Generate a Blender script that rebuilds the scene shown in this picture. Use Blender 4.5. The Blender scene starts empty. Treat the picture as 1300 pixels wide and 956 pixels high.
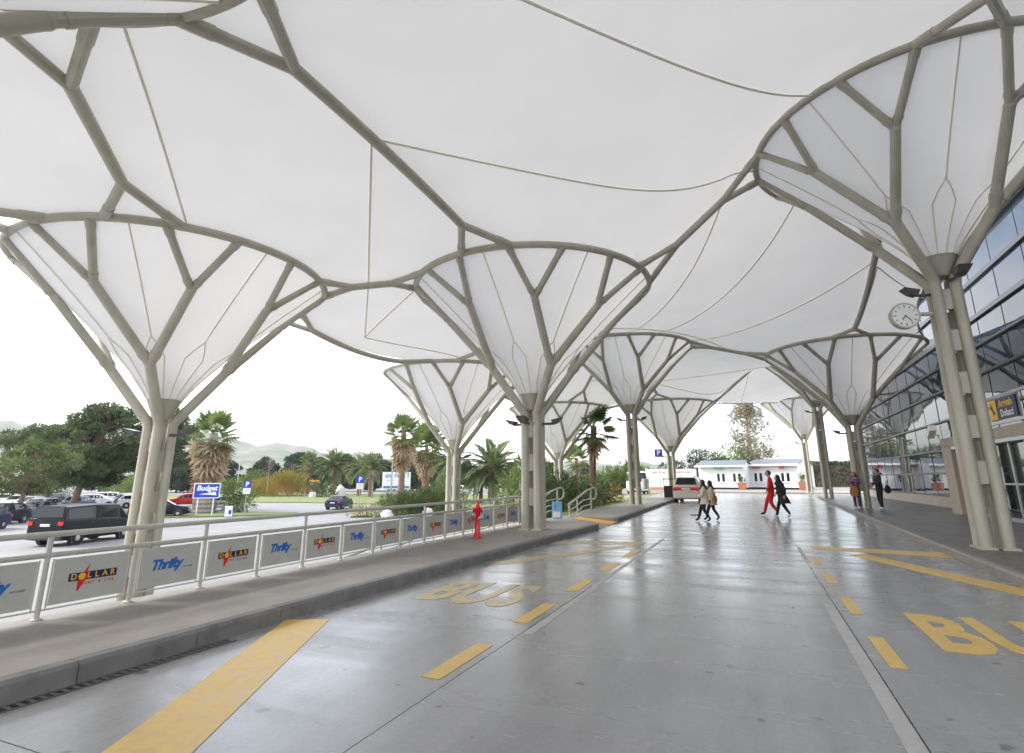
import bpy, bmesh, math, random
import numpy as np
from mathutils import Vector, Matrix

random.seed(7)
RNG = np.random.default_rng(11)
S = bpy.context.scene
COL = S.collection
R = math.radians
PI = math.pi

# ------------------------------------------------------------------ camera
CAM_H = 1.5
cam = bpy.data.cameras.new("camera")
cam_ob = bpy.data.objects.new("camera", cam)
COL.objects.link(cam_ob)
cam.sensor_width = 36.0
cam.sensor_fit = 'HORIZONTAL'
cam.lens = 36.0 * 699.0 / 1300.0
cam.shift_y = -45.0 / 1300.0
cam.clip_start = 0.05
cam.clip_end = 6000.0
cam_ob.location = (0, 0, CAM_H)
cam_ob.rotation_euler = (R(90 + 14.017), 0, R(22.955))
S.camera = cam_ob

# ------------------------------------------------------------------ sky, sun, exposure
SUN_EL, SUN_AZ = 36.0, 255.0          # azimuth clockwise from +Y
world = bpy.data.worlds.new("World")
S.world = world
world.use_nodes = True
wn, wl = world.node_tree.nodes, world.node_tree.links
wn.clear()
w_out = wn.new('ShaderNodeOutputWorld')
w_bg = wn.new('ShaderNodeBackground')
w_bg.inputs['Strength'].default_value = 0.15
sky = wn.new('ShaderNodeTexSky')
sky.sky_type = 'NISHITA'
sky.sun_disc = False
sky.sun_elevation = R(SUN_EL)
sky.sun_rotation = R(SUN_AZ)
sky.dust_density = 2.5
sky.air_density = 1.0
w_tc = wn.new('ShaderNodeTexCoord')
w_map = wn.new('ShaderNodeMapping')
w_map.inputs['Scale'].default_value = (1.0, 1.0, 2.2)
w_noise = wn.new('ShaderNodeTexNoise')
w_noise.inputs['Scale'].default_value = 2.3
w_noise.inputs['Detail'].default_value = 7.0
w_noise.inputs['Roughness'].default_value = 0.55
w_ramp = wn.new('ShaderNodeValToRGB')
w_ramp.color_ramp.elements[0].position = 0.36
w_ramp.color_ramp.elements[0].color = (0.10, 0.10, 0.10, 1)
w_ramp.color_ramp.elements[1].position = 0.60
w_ramp.color_ramp.elements[1].color = (1, 1, 1, 1)
w_mix = wn.new('ShaderNodeMixRGB')
w_mix.inputs['Color2'].default_value = (5.35, 5.3, 5.25, 1)
wl.new(w_tc.outputs['Generated'], w_map.inputs['Vector'])
wl.new(w_map.outputs['Vector'], w_noise.inputs['Vector'])
wl.new(w_noise.outputs['Fac'], w_ramp.inputs['Fac'])
wl.new(w_ramp.outputs['Color'], w_mix.inputs['Fac'])
wl.new(sky.outputs['Color'], w_mix.inputs['Color1'])
wl.new(w_mix.outputs['Color'], w_bg.inputs['Color'])
wl.new(w_bg.outputs['Background'], w_out.inputs['Surface'])

sun = bpy.data.lights.new("sun", 'SUN')
sun.energy = 1.5
sun.angle = R(12)
sun.color = (1.0, 0.96, 0.9)
sun_ob = bpy.data.objects.new("sun", sun)
COL.objects.link(sun_ob)
sun_ob.rotation_euler = (R(90 - SUN_EL), 0, R(180 - SUN_AZ))
sun_ob.location = (0, 0, 60)

S.view_settings.view_transform = 'Standard'
S.view_settings.look = 'None'
S.view_settings.gamma = 1.0
S.view_settings.exposure = 1.85
S.render.engine = 'CYCLES'
S.cycles.max_bounces = 10
S.cycles.transparent_max_bounces = 8
S.cycles.transmission_bounces = 8
try:
    S.cycles.use_denoising = True
except Exception:
    pass

# ------------------------------------------------------------------ materials
def mat(name, col, rough=0.6, metal=0.0, var=0.0, vscale=6.0, bump=0.0, bscale=60.0, spec=0.5,
        col2=None, stretch=(1, 1, 1), rvar=0.0, coat=0.0):
    m = bpy.data.materials.new(name)
    m.use_nodes = True
    nt = m.node_tree
    b = nt.nodes['Principled BSDF']
    b.inputs['Roughness'].default_value = rough
    b.inputs['Metallic'].default_value = metal
    b.inputs['Specular IOR Level'].default_value = spec
    b.inputs['Base Color'].default_value = (*col, 1)
    if coat:
        b.inputs['Coat Weight'].default_value = coat
        b.inputs['Coat Roughness'].default_value = 0.06
    if var or bump or rvar or col2:
        tc = nt.nodes.new('ShaderNodeTexCoord')
        mp = nt.nodes.new('ShaderNodeMapping')
        mp.inputs['Scale'].default_value = stretch
        nt.links.new(tc.outputs['Object'], mp.inputs['Vector'])
        n = nt.nodes.new('ShaderNodeTexNoise')
        n.inputs['Scale'].default_value = vscale
        n.inputs['Detail'].default_value = 8
        n.inputs['Roughness'].default_value = 0.6
        nt.links.new(mp.outputs['Vector'], n.inputs['Vector'])
        r = nt.nodes.new('ShaderNodeValToRGB')
        r.color_ramp.elements[0].position = 0.32
        r.color_ramp.elements[1].position = 0.68
        c2 = col2 if col2 else tuple(min(1, c * (1 + var)) for c in col)
        c1 = col if col2 else tuple(c * (1 - var) for c in col)
        r.color_ramp.elements[0].color = (*c1, 1)
        r.color_ramp.elements[1].color = (*c2, 1)
        nt.links.new(n.outputs['Fac'], r.inputs['Fac'])
        nt.links.new(r.outputs['Color'], b.inputs['Base Color'])
        if rvar:
            mr = nt.nodes.new('ShaderNodeMapRange')
            mr.inputs['From Min'].default_value = 0.3
            mr.inputs['From Max'].default_value = 0.7
            mr.inputs['To Min'].default_value = max(0.02, rough - rvar)
            mr.inputs['To Max'].default_value = min(1, rough + rvar)
            nt.links.new(n.outputs['Fac'], mr.inputs['Value'])
            nt.links.new(mr.outputs['Result'], b.inputs['Roughness'])
        if bump:
            n2 = nt.nodes.new('ShaderNodeTexNoise')
            n2.inputs['Scale'].default_value = bscale
            n2.inputs['Detail'].default_value = 5
            nt.links.new(mp.outputs['Vector'], n2.inputs['Vector'])
            bp = nt.nodes.new('ShaderNodeBump')
            bp.inputs['Strength'].default_value = bump
            bp.inputs['Distance'].default_value = 0.01
            nt.links.new(n2.outputs['Fac'], bp.inputs['Height'])
            nt.links.new(bp.outputs['Normal'], b.inputs['Normal'])
    return m

def leaf_mat(name, c1, c2, trans=0.35, vscale=1.5, rough=0.55):
    m = bpy.data.materials.new(name)
    m.use_nodes = True
    nt = m.node_tree
    nt.nodes.clear()
    out = nt.nodes.new('ShaderNodeOutputMaterial')
    d = nt.nodes.new('ShaderNodeBsdfPrincipled')
    d.inputs['Roughness'].default_value = rough
    d.inputs['Specular IOR Level'].default_value = 0.3
    t = nt.nodes.new('ShaderNodeBsdfTranslucent')
    mx = nt.nodes.new('ShaderNodeMixShader')
    mx.inputs['Fac'].default_value = trans
    tc = nt.nodes.new('ShaderNodeTexCoord')
    n = nt.nodes.new('ShaderNodeTexNoise')
    n.inputs['Scale'].default_value = vscale
    n.inputs['Detail'].default_value = 4
    r = nt.nodes.new('ShaderNodeValToRGB')
    r.color_ramp.elements[0].position = 0.35
    r.color_ramp.elements[1].position = 0.65
    r.color_ramp.elements[0].color = (*c1, 1)
    r.color_ramp.elements[1].color = (*c2, 1)
    nt.links.new(tc.outputs['Object'], n.inputs['Vector'])
    nt.links.new(n.outputs['Fac'], r.inputs['Fac'])
    nt.links.new(r.outputs['Color'], d.inputs['Base Color'])
    nt.links.new(r.outputs['Color'], t.inputs['Color'])
    nt.links.new(d.outputs['BSDF'], mx.inputs[1])
    nt.links.new(t.outputs['BSDF'], mx.inputs[2])
    nt.links.new(mx.outputs['Shader'], out.inputs['Surface'])
    return m

def membrane_mat(name, col, trans):
    m = bpy.data.materials.new(name)
    m.use_nodes = True
    nt = m.node_tree
    nt.nodes.clear()
    out = nt.nodes.new('ShaderNodeOutputMaterial')
    d = nt.nodes.new('ShaderNodeBsdfDiffuse')
    t = nt.nodes.new('ShaderNodeBsdfTranslucent')
    mx = nt.nodes.new('ShaderNodeMixShader')
    mx.inputs['Fac'].default_value = trans
    tc = nt.nodes.new('ShaderNodeTexCoord')
    n = nt.nodes.new('ShaderNodeTexNoise')
    n.inputs['Scale'].default_value = 0.6
    n.inputs['Detail'].default_value = 9
    r = nt.nodes.new('ShaderNodeValToRGB')
    r.color_ramp.elements[0].position = 0.3
    r.color_ramp.elements[1].position = 0.7
    r.color_ramp.elements[0].color = (*[c * 0.94 for c in col], 1)
    r.color_ramp.elements[1].color = (*col, 1)
    nt.links.new(tc.outputs['Object'], n.inputs['Vector'])
    nt.links.new(n.outputs['Fac'], r.inputs['Fac'])
    nt.links.new(r.outputs['Color'], d.inputs['Color'])
    nt.links.new(r.outputs['Color'], t.inputs['Color'])
    nt.links.new(d.outputs['BSDF'], mx.inputs[1])
    nt.links.new(t.outputs['BSDF'], mx.inputs[2])
    nt.links.new(mx.outputs['Shader'], out.inputs['Surface'])
    return m

M = {}
M['membrane'] = membrane_mat('membrane', (0.71, 0.708, 0.705), 0.20)
M['seam'] = membrane_mat('seam', (0.86, 0.82, 0.70), 0.10)
M['steel'] = mat('steel_paint', (0.365, 0.345, 0.275), 0.38, col2=(0.455, 0.44, 0.37), vscale=2.2, bump=0.05, bscale=90, stretch=(1.6, 1.6, 0.35))
M['steel_dark'] = mat('steel_dark', (0.09, 0.088, 0.08), 0.5, var=0.15)
def concrete_mat(name):
    m = bpy.data.materials.new(name)
    m.use_nodes = True
    nt = m.node_tree
    N, Lk = nt.nodes, nt.links
    bs = N['Principled BSDF']
    bs.inputs['Specular IOR Level'].default_value = 0.85
    tc = N.new('ShaderNodeTexCoord')
    def noise(scale, detail, rough, st=(1, 1, 1)):
        mp = N.new('ShaderNodeMapping'); mp.inputs['Scale'].default_value = st
        Lk.new(tc.outputs['Object'], mp.inputs['Vector'])
        n = N.new('ShaderNodeTexNoise'); n.inputs['Scale'].default_value = scale
        n.inputs['Detail'].default_value = detail; n.inputs['Roughness'].default_value = rough
        Lk.new(mp.outputs['Vector'], n.inputs['Vector'])
        return n.outputs['Fac']
    def ramp(f, p0, c0, p1, c1):
        r = N.new('ShaderNodeValToRGB')
        r.color_ramp.elements[0].position = p0; r.color_ramp.elements[0].color = (*c0, 1)
        r.color_ramp.elements[1].position = p1; r.color_ramp.elements[1].color = (*c1, 1)
        Lk.new(f, r.inputs['Fac'])
        return r.outputs['Color']
    def mul(a, b, fac=1.0):
        x = N.new('ShaderNodeMixRGB'); x.blend_type = 'MULTIPLY'; x.inputs['Fac'].default_value = fac
        Lk.new(a, x.inputs['Color1']); Lk.new(b, x.inputs['Color2'])
        return x.outputs['Color']
    big = ramp(noise(0.33, 5, .6, (1, .7, 1)), .33, (.24, .24, .242), .66, (.33, .33, .332))
    streak = ramp(noise(1.6, 6, .65, (1.2, .12, 1)), .35, (.80, .80, .80), .6, (1, 1, 1))       # tyre tracks run along the road
    fine = ramp(noise(26, 6, .7), .3, (.86, .86, .86), .62, (1, 1, 1))
    spots = ramp(noise(5.5, 2, .4), .262, (.5, .5, .5), .29, (1, 1, 1))                    # oil spots and gum
    Lk.new(mul(mul(mul(big, streak), fine), spots), bs.inputs['Base Color'])
    mr = N.new('ShaderNodeMapRange')
    mr.inputs['From Min'].default_value = .3; mr.inputs['From Max'].default_value = .7
    mr.inputs['To Min'].default_value = .15; mr.inputs['To Max'].default_value = .33
    Lk.new(noise(1.1, 7, .65, (.35, 1.6, 1)), mr.inputs['Value'])
    Lk.new(mr.outputs['Result'], bs.inputs['Roughness'])
    bp = N.new('ShaderNodeBump'); bp.inputs['Strength'].default_value = .03; bp.inputs['Distance'].default_value = .01
    Lk.new(noise(3.2, 6, .6, (.4, 1.5, 1)), bp.inputs['Height'])
    Lk.new(bp.outputs['Normal'], bs.inputs['Normal'])
    return m
M['concrete'] = concrete_mat('road_concrete')
M['joint'] = mat('joint_filler', (0.09, 0.09, 0.088), 0.8)
M['strip'] = mat('pale_strip', (0.39, 0.38, 0.365), 0.5, var=0.12, vscale=5)
M['pave'] = mat('pavement', (0.245, 0.228, 0.208), 0.60, var=0.12, vscale=1.8, bump=0.15, bscale=40)
M['pave_dark'] = mat('pavement_dark', (0.125, 0.12, 0.115), 0.42, var=0.16, vscale=1.5, bump=0.1, bscale=40, rvar=0.1)
M['kerb'] = mat('kerb_stone', (0.15, 0.145, 0.14), 0.65, var=0.22, vscale=4, bump=0.2, bscale=50)
M['kerb_pale'] = mat('kerb_stone_pale', (0.24, 0.225, 0.20), 0.6, var=0.2, vscale=4, bump=0.2, bscale=50)
M['yellow'] = mat('road_paint_yellow', (0.60, 0.40, 0.11), 0.40, var=0.16, vscale=7, rvar=0.12, bump=0.06, bscale=60)
M['yellow_worn'] = mat('road_paint_worn', (0.50, 0.38, 0.17), 0.36, col2=(0.36, 0.31, 0.2), vscale=3.5, rvar=0.1)
M['asphalt'] = mat('asphalt', (0.20, 0.20, 0.205), 0.8, var=0.12, vscale=0.35, bump=0.1, bscale=30)
M['grass'] = mat('lawn', (0.085, 0.125, 0.03), 0.9, col2=(0.17, 0.20, 0.065), vscale=0.8, bump=0.6, bscale=12)
M['white'] = mat('white_paint', (0.78, 0.78, 0.76), 0.45, var=0.04, vscale=2)
M['cabin_wall'] = mat('cabin_wall', (0.76, 0.76, 0.77), 0.55, var=0.05, vscale=1.2)
M['roof'] = mat('cabin_roof', (0.10, 0.115, 0.14), 0.5, var=0.15, vscale=3)
M['rail'] = mat('rail_paint', (0.42, 0.415, 0.37), 0.35, var=0.08, vscale=8)
M['panel'] = mat('panel_grey', (0.42, 0.415, 0.385), 0.5, var=0.05, vscale=5)
M['navy'] = mat('navy', (0.012, 0.018, 0.07), 0.45, var=0.05)
M['blue'] = mat('blue', (0.01, 0.05, 0.42), 0.45, var=0.05)
M['thrift'] = mat('letter_blue', (0.015, 0.12, 0.42), 0.45, var=0.05)
M['thrift2'] = mat('letter_blue_pale', (0.14, 0.19, 0.28), 0.5, var=0.05)
M['gold'] = mat('letter_gold', (0.72, 0.40, 0.03), 0.45, var=0.05)
M['red'] = mat('red', (0.62, 0.012, 0.012), 0.4, var=0.06)
M['red_gloss'] = mat('red_enamel', (0.62, 0.006, 0.012), 0.25, var=0.1, coat=0.4)
M['signyellow'] = mat('sign_yellow', (0.85, 0.50, 0.01), 0.45, var=0.04)
M['black'] = mat('black', (0.012, 0.012, 0.013), 0.45, var=0.1)
M['rubber'] = mat('rubber', (0.02, 0.02, 0.02), 0.8, var=0.15)
M['rim'] = mat('rim_metal', (0.45, 0.45, 0.46), 0.35, 0.8, var=0.05)
M['glass_dark'] = mat('glass_dark', (0.010, 0.014, 0.016), 0.05, spec=0.4, var=0.1)
M['facade'] = mat('facade_glass', (0.024, 0.036, 0.054), 0.012, spec=0.42, var=0.15, vscale=0.5, bump=0.35, bscale=0.7)
M['facade'].node_tree.nodes['Principled BSDF'].inputs['IOR'].default_value = 1.5
M['door_glass'] = mat('door_glass', (0.02, 0.035, 0.035), 0.03, spec=0.8, var=0.2)
M['frame'] = mat('facade_frame', (0.03, 0.032, 0.036), 0.4, var=0.1)
M['alu'] = mat('aluminium', (0.45, 0.46, 0.47), 0.35, 0.7, var=0.06)
M['beige'] = mat('beige_stone', (0.44, 0.375, 0.31), 0.7, var=0.08, vscale=3, bump=0.1)
M['terracotta'] = mat('terracotta', (0.46, 0.19, 0.12), 0.7, var=0.12, vscale=6)
M['green_sign'] = mat('green_sign', (0.02, 0.42, 0.07), 0.5, var=0.05)
M['stone'] = mat('white_rock', (0.62, 0.60, 0.56), 0.85, var=0.15, vscale=3, bump=0.6, bscale=6)
M['bark'] = mat('bark', (0.13, 0.095, 0.07), 0.9, col2=(0.24, 0.17, 0.13), vscale=4, bump=0.9, bscale=18, stretch=(1, 1, 0.35))
M['bark_pale'] = mat('bark_pale', (0.24, 0.20, 0.17), 0.9, col2=(0.36, 0.31, 0.27), vscale=4, bump=0.6, bscale=15, stretch=(1, 1, 0.3))
M['palm_trunk'] = mat('palm_trunk', (0.15, 0.08, 0.06), 0.9, col2=(0.27, 0.17, 0.13), vscale=5, bump=1.0, bscale=10, stretch=(1, 1, 2.5))
M['pine'] = leaf_mat('pine_needles', (0.055, 0.09, 0.04), (0.14, 0.18, 0.08), 0.32, 0.7)
M['pine2'] = leaf_mat('pine_needles_light', (0.07, 0.11, 0.035), (0.16, 0.19, 0.07), 0.3, 0.7)
M['belt'] = leaf_mat('belt_foliage', (0.03, 0.06, 0.035), (0.07, 0.11, 0.055), 0.25, 0.25)
M['fan'] = leaf_mat('fan_leaf', (0.09, 0.14, 0.045), (0.21, 0.26, 0.10), 0.38, 0.9)
M['dead'] = leaf_mat('dead_leaf', (0.36, 0.26, 0.16), (0.56, 0.44, 0.30), 0.35, 0.9)
M['date'] = leaf_mat('date_leaf', (0.09, 0.14, 0.055), (0.24, 0.28, 0.13), 0.35, 0.6)
M['euc'] = leaf_mat('gum_leaf', (0.17, 0.18, 0.11), (0.32, 0.27, 0.19), 0.4, 0.5)
M['shrub'] = leaf_mat('shrub_leaf', (0.05, 0.10, 0.02), (0.16, 0.21, 0.05), 0.35, 0.8)
M['shrub_y'] = leaf_mat('shrub_yellow', (0.16, 0.18, 0.03), (0.40, 0.25, 0.06), 0.35, 0.35)
M['juniper'] = leaf_mat('juniper', (0.045, 0.075, 0.02), (0.11, 0.14, 0.035), 0.25, 1.2)
M['twig'] = mat('twig', (0.22, 0.17, 0.15), 0.9, var=0.2)

# ------------------------------------------------------------------ mesh helpers
class MB:
    def __init__(s):
        s.v, s.f, s.mi = [], [], []
    def add(s, vs, fs, m=0):
        o = len(s.v)
        s.v += [tuple(p) for p in vs]
        s.f += [tuple(i + o for i in f) for f in fs]
        s.mi += [m] * len(fs)
        return s
    def box(s, c, d, rz=0.0, m=0, rot=None):
        x, y, z = (d[0] / 2, d[1] / 2, d[2] / 2)
        vs = [Vector(p) for p in ((-x, -y, -z), (x, -y, -z), (x, y, -z), (-x, y, -z), (-x, -y, z), (x, -y, z), (x, y, z), (-x, y, z))]
        Q = rot if rot else Matrix.Rotation(rz, 3, 'Z')
        vs = [Q @ p + Vector(c) for p in vs]
        return s.add(vs, [(3, 2, 1, 0), (4, 5, 6, 7), (0, 1, 5, 4), (1, 2, 6, 5), (2, 3, 7, 6), (3, 0, 4, 7)], m)
    def bbox(s, a, b, m=0):
        return s.box([(a[i] + b[i]) / 2 for i in range(3)], [abs(b[i] - a[i]) for i in range(3)], m=m)
    def bevbox(s, c, d, bv, rz=0.0, m=0):
        # box with bevelled vertical and top edges
        x, y, z = d[0] / 2, d[1] / 2, d[2] / 2
        def ringp(ix, zz):
            a, b = x - ix, y - ix
            k = bv * 0.9
            return [(-a + k, -b, zz), (a - k, -b, zz), (a, -b + k, zz), (a, b - k, zz), (a - k, b, zz), (-a + k, b, zz), (-a, b - k, zz), (-a, -b + k, zz)]
        rows = [ringp(0, -z), ringp(0, z - bv), ringp(bv, z)]
        Q = Matrix.Rotation(rz, 3, 'Z')
        vs = [Q @ Vector(p) + Vector(c) for r in rows for p in r]
        fs = [tuple(range(7, -1, -1)), tuple(range(16, 24))]
        for k in range(2):
            for i in range(8):
                j = (i + 1) % 8
                fs.append((k * 8 + i, k * 8 + j, k * 8 + 8 + j, k * 8 + 8 + i))
        return s.add(vs, fs, m)
    def tube(s, pts, r, n=10, cap=True, m=0):
        pts = [Vector(p) for p in pts]
        rs = r if isinstance(r, (list, tuple)) else [r] * len(pts)
        vs, fs = [], []
        t0 = (pts[1] - pts[0]).normalized()
        up = Vector((0, 0, 1)) if abs(t0.z) < 0.9 else Vector((1, 0, 0))
        nrm = (up - t0 * up.dot(t0)).normalized()
        prev = t0
        for i, p in enumerate(pts):
            if i == 0: t = t0
            elif i == len(pts) - 1: t = (pts[i] - pts[i - 1]).normalized()
            else: t = ((pts[i] - pts[i - 1]).normalized() + (pts[i + 1] - pts[i]).normalized()).normalized()
            q = prev.rotation_difference(t)
            nrm = (q @ nrm)
            nrm = (nrm - t * nrm.dot(t)).normalized()
            prev = t
            bn = t.cross(nrm)
            for k in range(n):
                a = 2 * PI * k / n
                vs.append(p + (nrm * math.cos(a) + bn * math.sin(a)) * rs[i])
        for i in range(len(pts) - 1):
            for k in range(n):
                j = (k + 1) % n
                fs.append((i * n + k, i * n + j, (i + 1) * n + j, (i + 1) * n + k))
        if cap:
            fs.append(tuple(range(n - 1, -1, -1)))
            fs.append(tuple(range((len(pts) - 1) * n, len(pts) * n)))
        return s.add(vs, fs, m)
    def lathe(s, prof, n=16, c=(0, 0, 0), rot=None, m=0, cap=True):
        vs, fs = [], []
        for (r, z) in prof:
            for k in range(n):
                a = 2 * PI * k / n
                p = Vector((r * math.cos(a), r * math.sin(a), z))
                if rot: p = rot @ p
                vs.append(p + Vector(c))
        for i in range(len(prof) - 1):
            for k in range(n):
                j = (k + 1) % n
                fs.append((i * n + k, i * n + j, (i + 1) * n + j, (i + 1) * n + k))
        if cap:
            fs.append(tuple(range(n - 1, -1, -1)))
            fs.append(tuple(range((len(prof) - 1) * n, len(prof) * n)))
        return s.add(vs, fs, m)
    def ball(s, c, r, n=10, h=7, m=0, rot=None):
        rx, ry, rz = r if isinstance(r, (list, tuple)) else (r, r, r)
        vs, fs = [], []
        for i in range(h + 1):
            t = -PI / 2 + PI * i / h
            for k in range(n):
                a = 2 * PI * k / n
                p = Vector((rx * math.cos(t) * math.cos(a), ry * math.cos(t) * math.sin(a), rz * math.sin(t)))
                if rot: p = rot @ p
                vs.append(p + Vector(c))
        for i in range(h):
            for k in range(n):
                j = (k + 1) % n
                fs.append((i * n + k, i * n + j, (i + 1) * n + j, (i + 1) * n + k))
        return s.add(vs, fs, m)
    def prism(s, poly, z0, z1, m=0):
        n = len(poly)
        vs = [(p[0], p[1], z0) for p in poly] + [(p[0], p[1], z1) for p in poly]
        fs = [tuple(range(n - 1, -1, -1)), tuple(range(n, 2 * n))]
        for i in range(n):
            j = (i + 1) % n
            fs.append((i, j, n + j, n + i))
        return s.add(vs, fs, m)
    def mesh(s, name, mats, smooth=35):
        me = bpy.data.meshes.new(name)
        me.from_pydata([tuple(v) for v in s.v], [], s.f)
        for m in (mats if isinstance(mats, (list, tuple)) else [mats]):
            me.materials.append(m)
        if s.mi and max(s.mi) > 0:
            me.polygons.foreach_set('material_index', s.mi)
        me.update()
        if smooth:
            me.polygons.foreach_set('use_smooth', [True] * len(me.polygons))
            try:
                me.set_sharp_from_angle(angle=R(smooth))
            except Exception:
                pass
        return me
    def build(s, name, mats, parent=None, smooth=35):
        return link(name, s.mesh(name, mats, smooth), parent)

def link(name, me, parent=None, mw=None):
    o = bpy.data.objects.new(name, me)
    COL.objects.link(o)
    if parent: o.parent = parent
    if mw is not None: o.matrix_basis = mw
    return o

def tag(o, label=None, cat=None, group=None, kind=None):
    if label: o['label'] = label
    if cat: o['category'] = cat
    if group: o['group'] = group
    if kind: o['kind'] = kind
    return o

def thing(name, label, cat, loc=(0, 0, 0), rz=0.0, group=None, sc=1.0):
    o = bpy.data.objects.new(name, None)
    COL.objects.link(o)
    o.empty_display_size = 0.3
    o.location = loc
    o.rotation_euler = (0, 0, rz)
    o.scale = (sc, sc, sc)
    return tag(o, label, cat, group)

def copy_tree(o, parent=None):
    c = o.copy()
    COL.objects.link(c)
    c.parent = parent
    for ch in list(o.children):
        copy_tree(ch, c)
    return c

def place(o, loc, rz=0.0, label=None, sc=None):
    o.location = loc
    o.rotation_euler = (0, 0, rz)
    if label: o['label'] = label
    if sc: o.scale = (sc, sc, sc)
    return o

_tcache = {}
def text_mesh(txt, size, ext=0.002, off=0.0, shear=0.0, mt=None, align='CENTER', space=1.0, sx=1.0):
    key = (txt, size, ext, off, shear, mt.name, align, space, sx)
    if key in _tcache: return _tcache[key]
    cu = bpy.data.curves.new('lettering', 'FONT')
    cu.body = txt
    cu.size = size
    cu.extrude = ext
    cu.offset = off
    cu.shear = shear
    cu.align_x = align
    cu.align_y = 'CENTER'
    cu.space_character = space
    cu.resolution_u = 3
    ob = bpy.data.objects.new('lettering', cu)
    COL.objects.link(ob)
    dg = bpy.context.evaluated_depsgraph_get()
    me = bpy.data.meshes.new_from_object(ob.evaluated_get(dg))
    bpy.data.objects.remove(ob)
    bpy.data.curves.remove(cu)
    if sx != 1.0:
        me.transform(Matrix.Diagonal((sx, 1, 1, 1)))
    me.materials.clear()
    me.materials.append(mt)
    _tcache[key] = me
    return me

def basis(ax, ay, az, loc):
    m = Matrix.Identity(4)
    for i in range(3):
        m[i][0], m[i][1], m[i][2], m[i][3] = ax[i], ay[i], az[i], loc[i]
    return m

# letters standing on a plane that faces local -Y (x right, z up)
def sign_text(parent, txt, size, loc, mt, off=0.0, shear=0.0, space=1.0, sx=1.0, name='lettering', ext=0.003):
    return link(name, text_mesh(txt, size, ext, off, shear, mt, 'CENTER', space, sx), parent,
                basis((1, 0, 0), (0, 0, 1), (0, -1, 0), loc))

def smooth01(x, a, b):
    t = min(1, max(0, (x - a) / (b - a)))
    return t * t * (3 - 2 * t)

def lerp_poly(tab, y):
    if y <= tab[0][0]: return tab[0][1] + (y - tab[0][0]) * (tab[1][1] - tab[0][1]) / (tab[1][0] - tab[0][0])
    for (a, xa), (b, xb) in zip(tab, tab[1:]):
        if y <= b: return xa + (xb - xa) * (y - a) / (b - a)
    return tab[-1][1]

# ------------------------------------------------------------------ ground and terrain
LOT = -1.71
def ground_z(x, y):
    if x > -6.80: return -0.03
    t = smooth01(x, -26, -9) * smooth01(y, 27, 58)
    return LOT * (1 - t) - 0.03 * t

xs = sorted(set([-4000, -1500, -700, -400, -250, -160, -120, -90, -70, -55, -45, -38] + list(np.arange(-32, -7.5, 1.5)) + [-6.85, -6.75, -4, 0, 10, 30, 60, 120, 300, 800, 2000, 4000]))
ys = sorted(set([-3000, -800, -200, -60, -20, 0] + list(np.arange(10, 74, 4.0)) + [80, 95, 120, 160, 250, 400, 800, 1600, 4000]))
g = MB()
vs = [(x, y, ground_z(x, y)) for y in ys for x in xs]
nx = len(xs)
g.add(vs, [(j * nx + i, j * nx + i + 1, (j + 1) * nx + i + 1, (j + 1) * nx + i) for j in range(len(ys) - 1) for i in range(nx - 1)])
tag(g.build('ground', M['asphalt'], smooth=0), kind='structure')

KL = [(-8, -5.0), (2.5, -4.84), (6, -4.82), (17.4, -4.47)]
KL2 = [(20.2, -4.50), (41, -5.0), (64, -5.5)]
KR = [(-8, 3.2), (10.4, 3.37), (16.7, 3.54), (54, 4.66), (60, 5.1)]
SL, SR = -2.27, 0.78

def kerb_left(y):
    if y <= 17.4: return lerp_poly(KL, y)
    if y <= 20.2: return -4.47 - 0.03 * (y - 17.4) / 2.8
    return lerp_poly(KL2, y)

road_base = MB()
yy = list(np.arange(-8, 64.1, 4))
vs = []
for y in yy: vs += [(kerb_left(y) - 0.1, y, -0.016), (lerp_poly(KR, y) + 0.1, y, -0.016)]
road_base.add(vs, [(2 * i, 2 * i + 1, 2 * i + 3, 2 * i + 2) for i in range(len(yy) - 1)])
road = tag(road_base.build('road', M['joint'], smooth=0), kind='structure')
jy = [-8, -2.9, 2.25, 7.6, 12.9, 18.2, 23.5, 28.8, 34.1, 39.4, 44.7, 50.0, 55.3, 60.6, 66.0]
for a, b in zip(jy, jy[1:]):
    for cidx in range(3):
        e = 0.0045
        lo = (lambda y: kerb_left(y) - 0.05, lambda y: SL + e, lambda y: SR + e)[cidx]
        hi = (lambda y: SL - e, lambda y: SR - e, lambda y: lerp_poly(KR, y) + 0.05)[cidx]
        pts = [(lo(a), a + e), (hi(a), a + e), (hi(b), b - e), (lo(b), b - e)]
        MB().prism(pts, -0.014, 0.0).build('slab', M['concrete'], road, smooth=0)

def flat(name, pts, m, z=0.004, parent=None, label=None, cat='road marking', group=None):
    mb = MB().prism(pts, z - 0.003, z)
    o = mb.build(name, m, parent, smooth=0)
    return o

road_paint = road
# pale strips set in the joint
for (x0, x1, y0, y1) in [(-2.25, -2.16, 5.6, 8.3), (-2.27, -2.20, 8.3, 15.1), (0.66, 0.77, 2.0, 8.28), (0.765, 0.84, 12.0, 14.6)]:
    flat('joint_strip', [(x0, y0), (x1, y0), (x1, y1), (x0, y1)], M['strip'], 0.003, road)

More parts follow.
